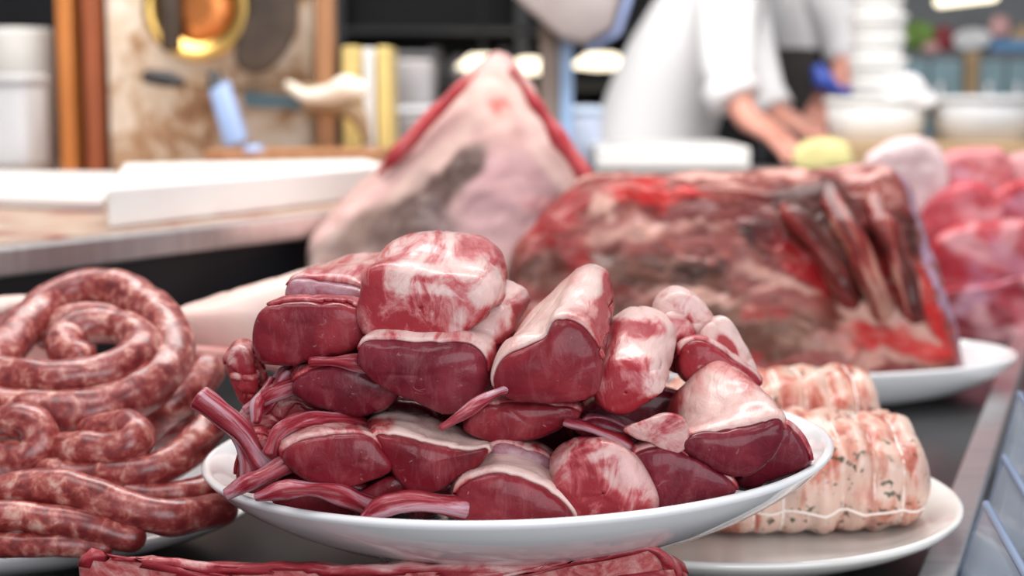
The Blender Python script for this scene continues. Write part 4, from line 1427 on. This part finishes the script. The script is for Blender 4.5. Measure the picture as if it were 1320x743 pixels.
def butcher_two():
    d = 4.0
    q = lambda u, v, dd=0: P(u, v, d + dd)
    pel, waist, chest, neckb = q(1034, 165), q(1030, 85), q(1024, -10), q(1030, -92)
    root = thing('person', 'person in white shirt and dark apron standing behind the first butcher', 'person', Vector((pel.x, pel.y, 0)))
    headc = q(1045, -150, -.03)
    sN, eN, wN, hN = q(1056, -35, -.14), q(1090, 55, -.16), q(1086, 98, -.22), q(1074, 116, -.24)
    sF, eF, wF, hF = q(1000, -40, .16), q(1015, 60, .2), q(1050, 100, .1), q(1060, 112, .02)
    legs = []
    for dy in (-.1, .1):
        h = pel + Vector((0, dy, -.03))
        kn = Vector((h.x + .03, h.y, .50))
        an = Vector((h.x, h.y, .09))
        legs.append((h, kn, an, an + Vector((.15, -.05, -.05))))
    body = [[(pel, (.14, .12)), (waist, (.125, .105)), (chest, (.15, .12)), (neckb, .06), (neckb.lerp(headc, .45), .05), (headc - Vector((0, 0, .045)), (.07, .07)), (headc + Vector((0, 0, .02)), (.078, .09)), (headc + Vector((-.01, 0, .075)), (.06, .07))]]
    for s_, e_, w_, h_ in ((sN, eN, wN, hN), (sF, eF, wF, hF)):
        body.append([(chest, (.15, .12)), (s_, .055), (e_, .042), (w_, .028)])
        body += hand_chains(w_, h_ - w_, Vector((h_.y - w_.y, w_.x - h_.x, .01)), Vector((0, -.3, 1)), 1.0)
    for h, kn, an, toe in legs:
        body.append([(pel, (.14, .12)), (h, .085), (kn, .058), (an, .045), (toe, .04)])
    skinned('body', body, 'skin', root)
    head_parts(root, headc, Vector((.5, -.8, -.25)))
    shirt = [[(pel + Vector((0, 0, .0)), (.15, .135)), (waist, (.14, .125)), (chest, (.17, .14)), (neckb, .07)],
             [(chest, (.17, .14)), (sN, .08), (sN.lerp(eN, .5), .068), (eN, .062), (q(1090, 88, -.20), .055)],
             [(chest, (.17, .14)), (sF, .08), (eF, .06), (q(1040, 92, .13), .05)]]
    skinned('shirt', shirt, 'cloth_white', root)
    ap = bm_new()
    tube([q(1034, 420, 0), q(1034, 250, 0), q(1034, 160, 0), q(1026, 100, 0), q(1026, 66, 0)], [.20, .185, .165, .155, .152], 28, bm=ap, ends=.1)
    link('apron', ap, 'cloth_dark', root)
    link('apron_strap', tube(catmull([q(1002, 80, -.14), q(988, 30, -.16), q(984, -20, -.13), q(1000, -66, -.08)], 6), .014, 8), 'cloth_dark', root)
    tr = []
    for h, kn, an, toe in legs:
        tr.append([(pel + Vector((0, 0, -.05)), .14), (h + Vector((0, 0, -.05)), .1), (kn, .08), (an + Vector((0, 0, .02)), .07)])
    skinned('trousers', tr, 'trouser_grey', root)


butcher_one()
butcher_two()
bm = tube(catmull([P(1056, 92, 3.70), P(1062, 104, 3.70), P(1080, 116, 3.70), P(1102, 118, 3.72)], 6), [.018, .026, .012, .010], 14)
tag(link('blue_cloth', bm, 'glove_blue', None), 'bright blue cloth held by the second butcher', 'cloth')

# ------------------------------------------------------------------ right background
def tub(label, u, v_top, v_bot, d, w_top, w_bot, mat, bulge=0):
    c = P(u, v_bot, d)
    h = P(u, v_top, d).z - c.z
    rt, rb = w_top / F * d, w_bot / F * d
    root = thing('white_bowl', label, 'bowl', c, 'white bowls on the back counter')
    link('bowl', lathe([(0, 0), (rb, 0), (rb + (rt - rb) * .7, h * .5), (rt, h), (rt * .96, h), (rb + (rt - rb) * .65 - .01, h * .5), (rb * .9, .01), (0, .01)], c, n=48), mat, root)
    link('rim', lathe([(rt * .96, h - .008), (rt * 1.03, h - .008), (rt * 1.03, h + .004), (rt * .96, h + .004), (rt * .96, h - .008)], c, n=48), mat, root)
    return root


DC = 3.05
zb2 = P(1130, 188, DC).z
o = link('wooden_board', add_box(bm_new(), (P(1078, 0, DC).x, DC - .06, zc2), (P(1420, 0, DC).x, DC + .30, P(0, 186, DC - .1).z), .005), 'tan_box', None, smooth=False)
tag(o, 'tan wooden board under the white bowls on the back counter', 'board')
tub('wide white bowl beneath the tower of white tubs', 1128, 128, 186, DC + .10, 64, 54, 'tub_white')
tub('wide pale grey bowl at the right edge of the back counter', 1264, 126, 182, DC + .08, 66, 54, 'tub_grey')
c = P(1130, 128, DC + .10)
for k in range(7):
    v0 = 132 - k * 28
    p0 = P(1131, v0, DC + .10)
    r = (36 + 2.5 * (k % 2)) / F * (DC + .1)
    h = 30 / F * (DC + .1)
    root = thing('plastic_tub', ['lowest', 'second', 'third', 'fourth', 'fifth', 'sixth', 'topmost'][k] + ' white plastic tub counted upward in the stacked tower', 'tub', p0, 'tower of white tubs')
    link('tub_body', lathe([(0, 0), (r * .84, 0), (r * .93, h * .75), (r * .93, h * .8), (0, h * .8)], p0, n=40), 'tub_white', root)
    link('lid', lathe([(0, h * .78), (r * .96, h * .78), (r * 1.0, h * .84), (r * .98, h * .97), (r * .8, h * 1.0), (0, h * 1.0)], p0, n=40), 'tub_white', root)
# white paper heap right of tower
bm = loft([(1140, 130), (1160, 100), (1180, 96), (1200, 118), (1206, 136), (1170, 140)], [(1148, 126), (1165, 104), (1182, 104), (1196, 122), (1170, 134)], DC + .02, DC + .1, n=40, a1=.006, seed=93)
tag(link('paper_heap', bm, 'cloth_white', None), 'crumpled white paper leaning against the tub tower', 'paper')
# far shelf with goods
root = thing('market_shelf', 'far stall cabinet with pale teal doors at upper right', 'cabinet', P(1250, 160, 5.0))
zs = P(0, 66, 5.0).z
link('body', add_box(bm_new(), (P(1150, 0, 5.0).x, 5.0, 0), (P(1440, 0, 5.0).x, 5.45, zs), .006), 'wall_mid', root, smooth=False)
for u0, u1 in ((1160, 1200), (1203, 1244), (1266, 1300), (1303, 1360)):
    dr = link('door', add_box(bm_new(), (P(u0, 0, 4.98).x, 4.975, .12), (P(u1, 0, 4.98).x, 5.0, zs - .03), .006), 'cabinet_teal', root, smooth=False)
    xh = P(u0, 0, 4.98).x + .02
    link('handle', add_box(bm_new(), (xh, 4.955, zs - .25), (xh + .015, 4.976, zs - .10), .003), 'steel', dr)
link('post', add_box(bm_new(), (P(1246, 0, 4.98).x, 4.96, .0), (P(1264, 0, 4.98).x, 5.0, zs), .006), 'tan_box', root, smooth=False)
o = link('blue_tray', add_box(bm_new(), (P(1282, 0, 5.0).x, 5.0, zs), (P(1400, 0, 5.0).x, 5.18, zs + .035), .006), 'awning_blue', None, smooth=False)
tag(o, 'blue tray on the far cabinet at the right edge', 'tray')
def bunch(label, name, cat, u, v, ru, rv, d, mat, group=None, seed=1):
    pts = [(u + ru * math.cos(a) * random.uniform(.85, 1.1), v + rv * math.sin(a) * random.uniform(.85, 1.1)) for a in [i * math.pi / 5 for i in range(10)]]
    bm = loft(pts, shifted(pts, 0, 0, .85), d, d + .16, n=36, a1=.015, k1=9, seed=seed)
    return tag(link(name, bm, mat, None), label, cat, group)


bunch('bunch of green herbs on the far cabinet', 'herb_bunch', 'herbs', 1183, 45, 22, 22, 5.05, 'green_leaf', seed=1)
bunch('dark red packet right of the green herbs', 'food_packet', 'packet', 1218, 50, 14, 18, 5.05, 'dark_red', 'packets on the far cabinet', 2)
bunch('pink packet below the lamp tube on far cabinet', 'food_packet', 'packet', 1288, 34, 14, 16, 5.15, 'pink_pack', 'packets on the far cabinet', 3)
bunch('wide white package in the middle of the far cabinet', 'food_packet', 'packet', 1252, 52, 24, 14, 5.02, 'tub_grey', 'packets on the far cabinet', 4)
bunch('brown packet at the right edge of the far cabinet', 'food_packet', 'packet', 1320, 48, 18, 18, 5.1, 'tan_box', 'packets on the far cabinet', 5)
bunch('pale pink packet beside the green herbs', 'food_packet', 'packet', 1200, 62, 12, 8, 4.99, 'pink_pack', 'packets on the far cabinet', 6)
o = link('lamp_tube', tube([P(1212, 2, 5.3), P(1280, -6, 5.3)], .018, 12), 'lamp_glow', None)
tag(o, 'thin glowing lamp tube high above the far cabinet', 'lamp')
# grey shutters / shelves in the upper right
o = link('wall_right', add_box(bm_new(), (P(1148, 0, 5.6).x, 5.60, 0), (3.2, 5.7, 2.6), 0), 'wall_mid', None, smooth=False)
o['kind'] = 'structure'
o = link('wall_back', add_box(bm_new(), (-3.2, 5.60, 0), (P(1148, 0, 5.6).x, 5.70, 2.6), 0), 'wall_dark', None, smooth=False)
o['kind'] = 'structure'
# dark shelves with faint goods on the back wall
root = thing('dark_shelf', 'dark shelf rack against the back wall behind the pointed beef', 'shelf', P(560, 160, 5.3))
for v in (36, 110, 168):
    z = P(0, v, 5.3).z
    link('shelf_board', add_box(bm_new(), (P(440, 0, 5.3).x, 5.3, z - .02), (P(900, 0, 5.3).x, 5.6, z), .004), 'shelf_black', root, smooth=False)
for u in (436, 672, 900):
    link('upright', add_box(bm_new(), (P(u, 0, 5.3).x - .02, 5.3, 0), (P(u, 0, 5.3).x + .02, 5.6, 2.0), .004), 'black_plastic', root, smooth=False)
mats = ['dim_grey', 'grey_metal', 'dark_red', 'dim_grey', 'tan_box', 'dim_grey', 'grey_metal', 'black_plastic']
ords = ['first', 'second', 'third', 'fourth', 'fifth', 'sixth', 'seventh', 'eighth']
k = 0
for v, us in ((110, (560, 590, 610, 650)), (168, (585, 612, 640, 755))):
    z = P(0, v, 5.35).z
    for u in us:
        c = P(u, 0, 5.42)
        c.z = z + .002
        h = random.uniform(.07, .13)
        r = random.uniform(.025, .04)
        o = link('jar', lathe([(0, 0), (r, 0), (r, h * .75), (r * .6, h * .85), (r * .65, h), (0, h)], c, n=24), mats[k], None)
        tag(o, ords[k % 4] + ' dim jar from the left on the ' + ('middle' if v == 110 else 'lower') + ' dark shelf', 'jar', 'jars on the dark shelf')
        k += 1
o = link('floor', add_box(bm_new(), (-3.2, -.8, -.05), (3.2, 5.7, 0), 0), 'floor_tile', None, smooth=False)
o['kind'] = 'structure'

# ------------------------------------------------------------------ light
def area(name, loc, target, sx, sy, power, col):
    L = bpy.data.lights.new(name, 'AREA')
    L.shape = 'RECTANGLE'
    L.size, L.size_y = sx, sy
    L.energy = power
    L.color = col
    o = bpy.data.objects.new(name, L)
    COL.objects.link(o)
    o.location = loc
    o.rotation_euler = (Vector(target) - Vector(loc)).to_track_quat('-Z', 'Y').to_euler()
    return o


area('ceiling_lamp', (.1, 1.75, 2.5), (0, .95, .9), 1.3, .5, 19, (1, .95, .92))
area('ceiling_lamp', (-.5, .5, 2.5), (0, 1.0, .9), 1.2, .6, 10, (1, .95, .94))
area('ceiling_lamp', (.2, 2.2, 2.6), (.3, 3.5, 1.0), 2.6, .6, 46, (1, .96, .92))
area('ceiling_lamp', (-.9, 2.1, 2.5), (-.6, 2.2, .9), 1.0, .6, 7, (1, .95, .9))
area('camera_side_fill', (.9, -1.3, 1.7), (.1, .9, .95), 2.2, 1.6, 38, (.92, .95, 1))  # added fill behind the camera, brightens the front of the lamb plate
W = bpy.data.worlds.new('World')
SC.world = W
W.use_nodes = True
bg = W.node_tree.nodes['Background']
bg.inputs['Color'].default_value = (.93, .95, 1, 1)
bg.inputs['Strength'].default_value = .36

# ------------------------------------------------------------------ camera
cam = bpy.data.cameras.new('Camera')
co = bpy.data.objects.new('Camera', cam)
COL.objects.link(co)
co.location = CAMP
co.rotation_euler = (math.pi / 2 - PITCH, 0, 0)
cam.sensor_width = 36
cam.sensor_fit = 'HORIZONTAL'
cam.lens = F / 1320 * 36
cam.clip_start = .05
cam.dof.use_dof = True
cam.dof.focus_distance = .795
cam.dof.aperture_fstop = 5.8
SC.camera = co
vs = SC.view_settings
vs.view_transform = 'Standard'
vs.look = 'None'
vs.gamma = 1
vs.exposure = 0.24
vs.use_curve_mapping = False
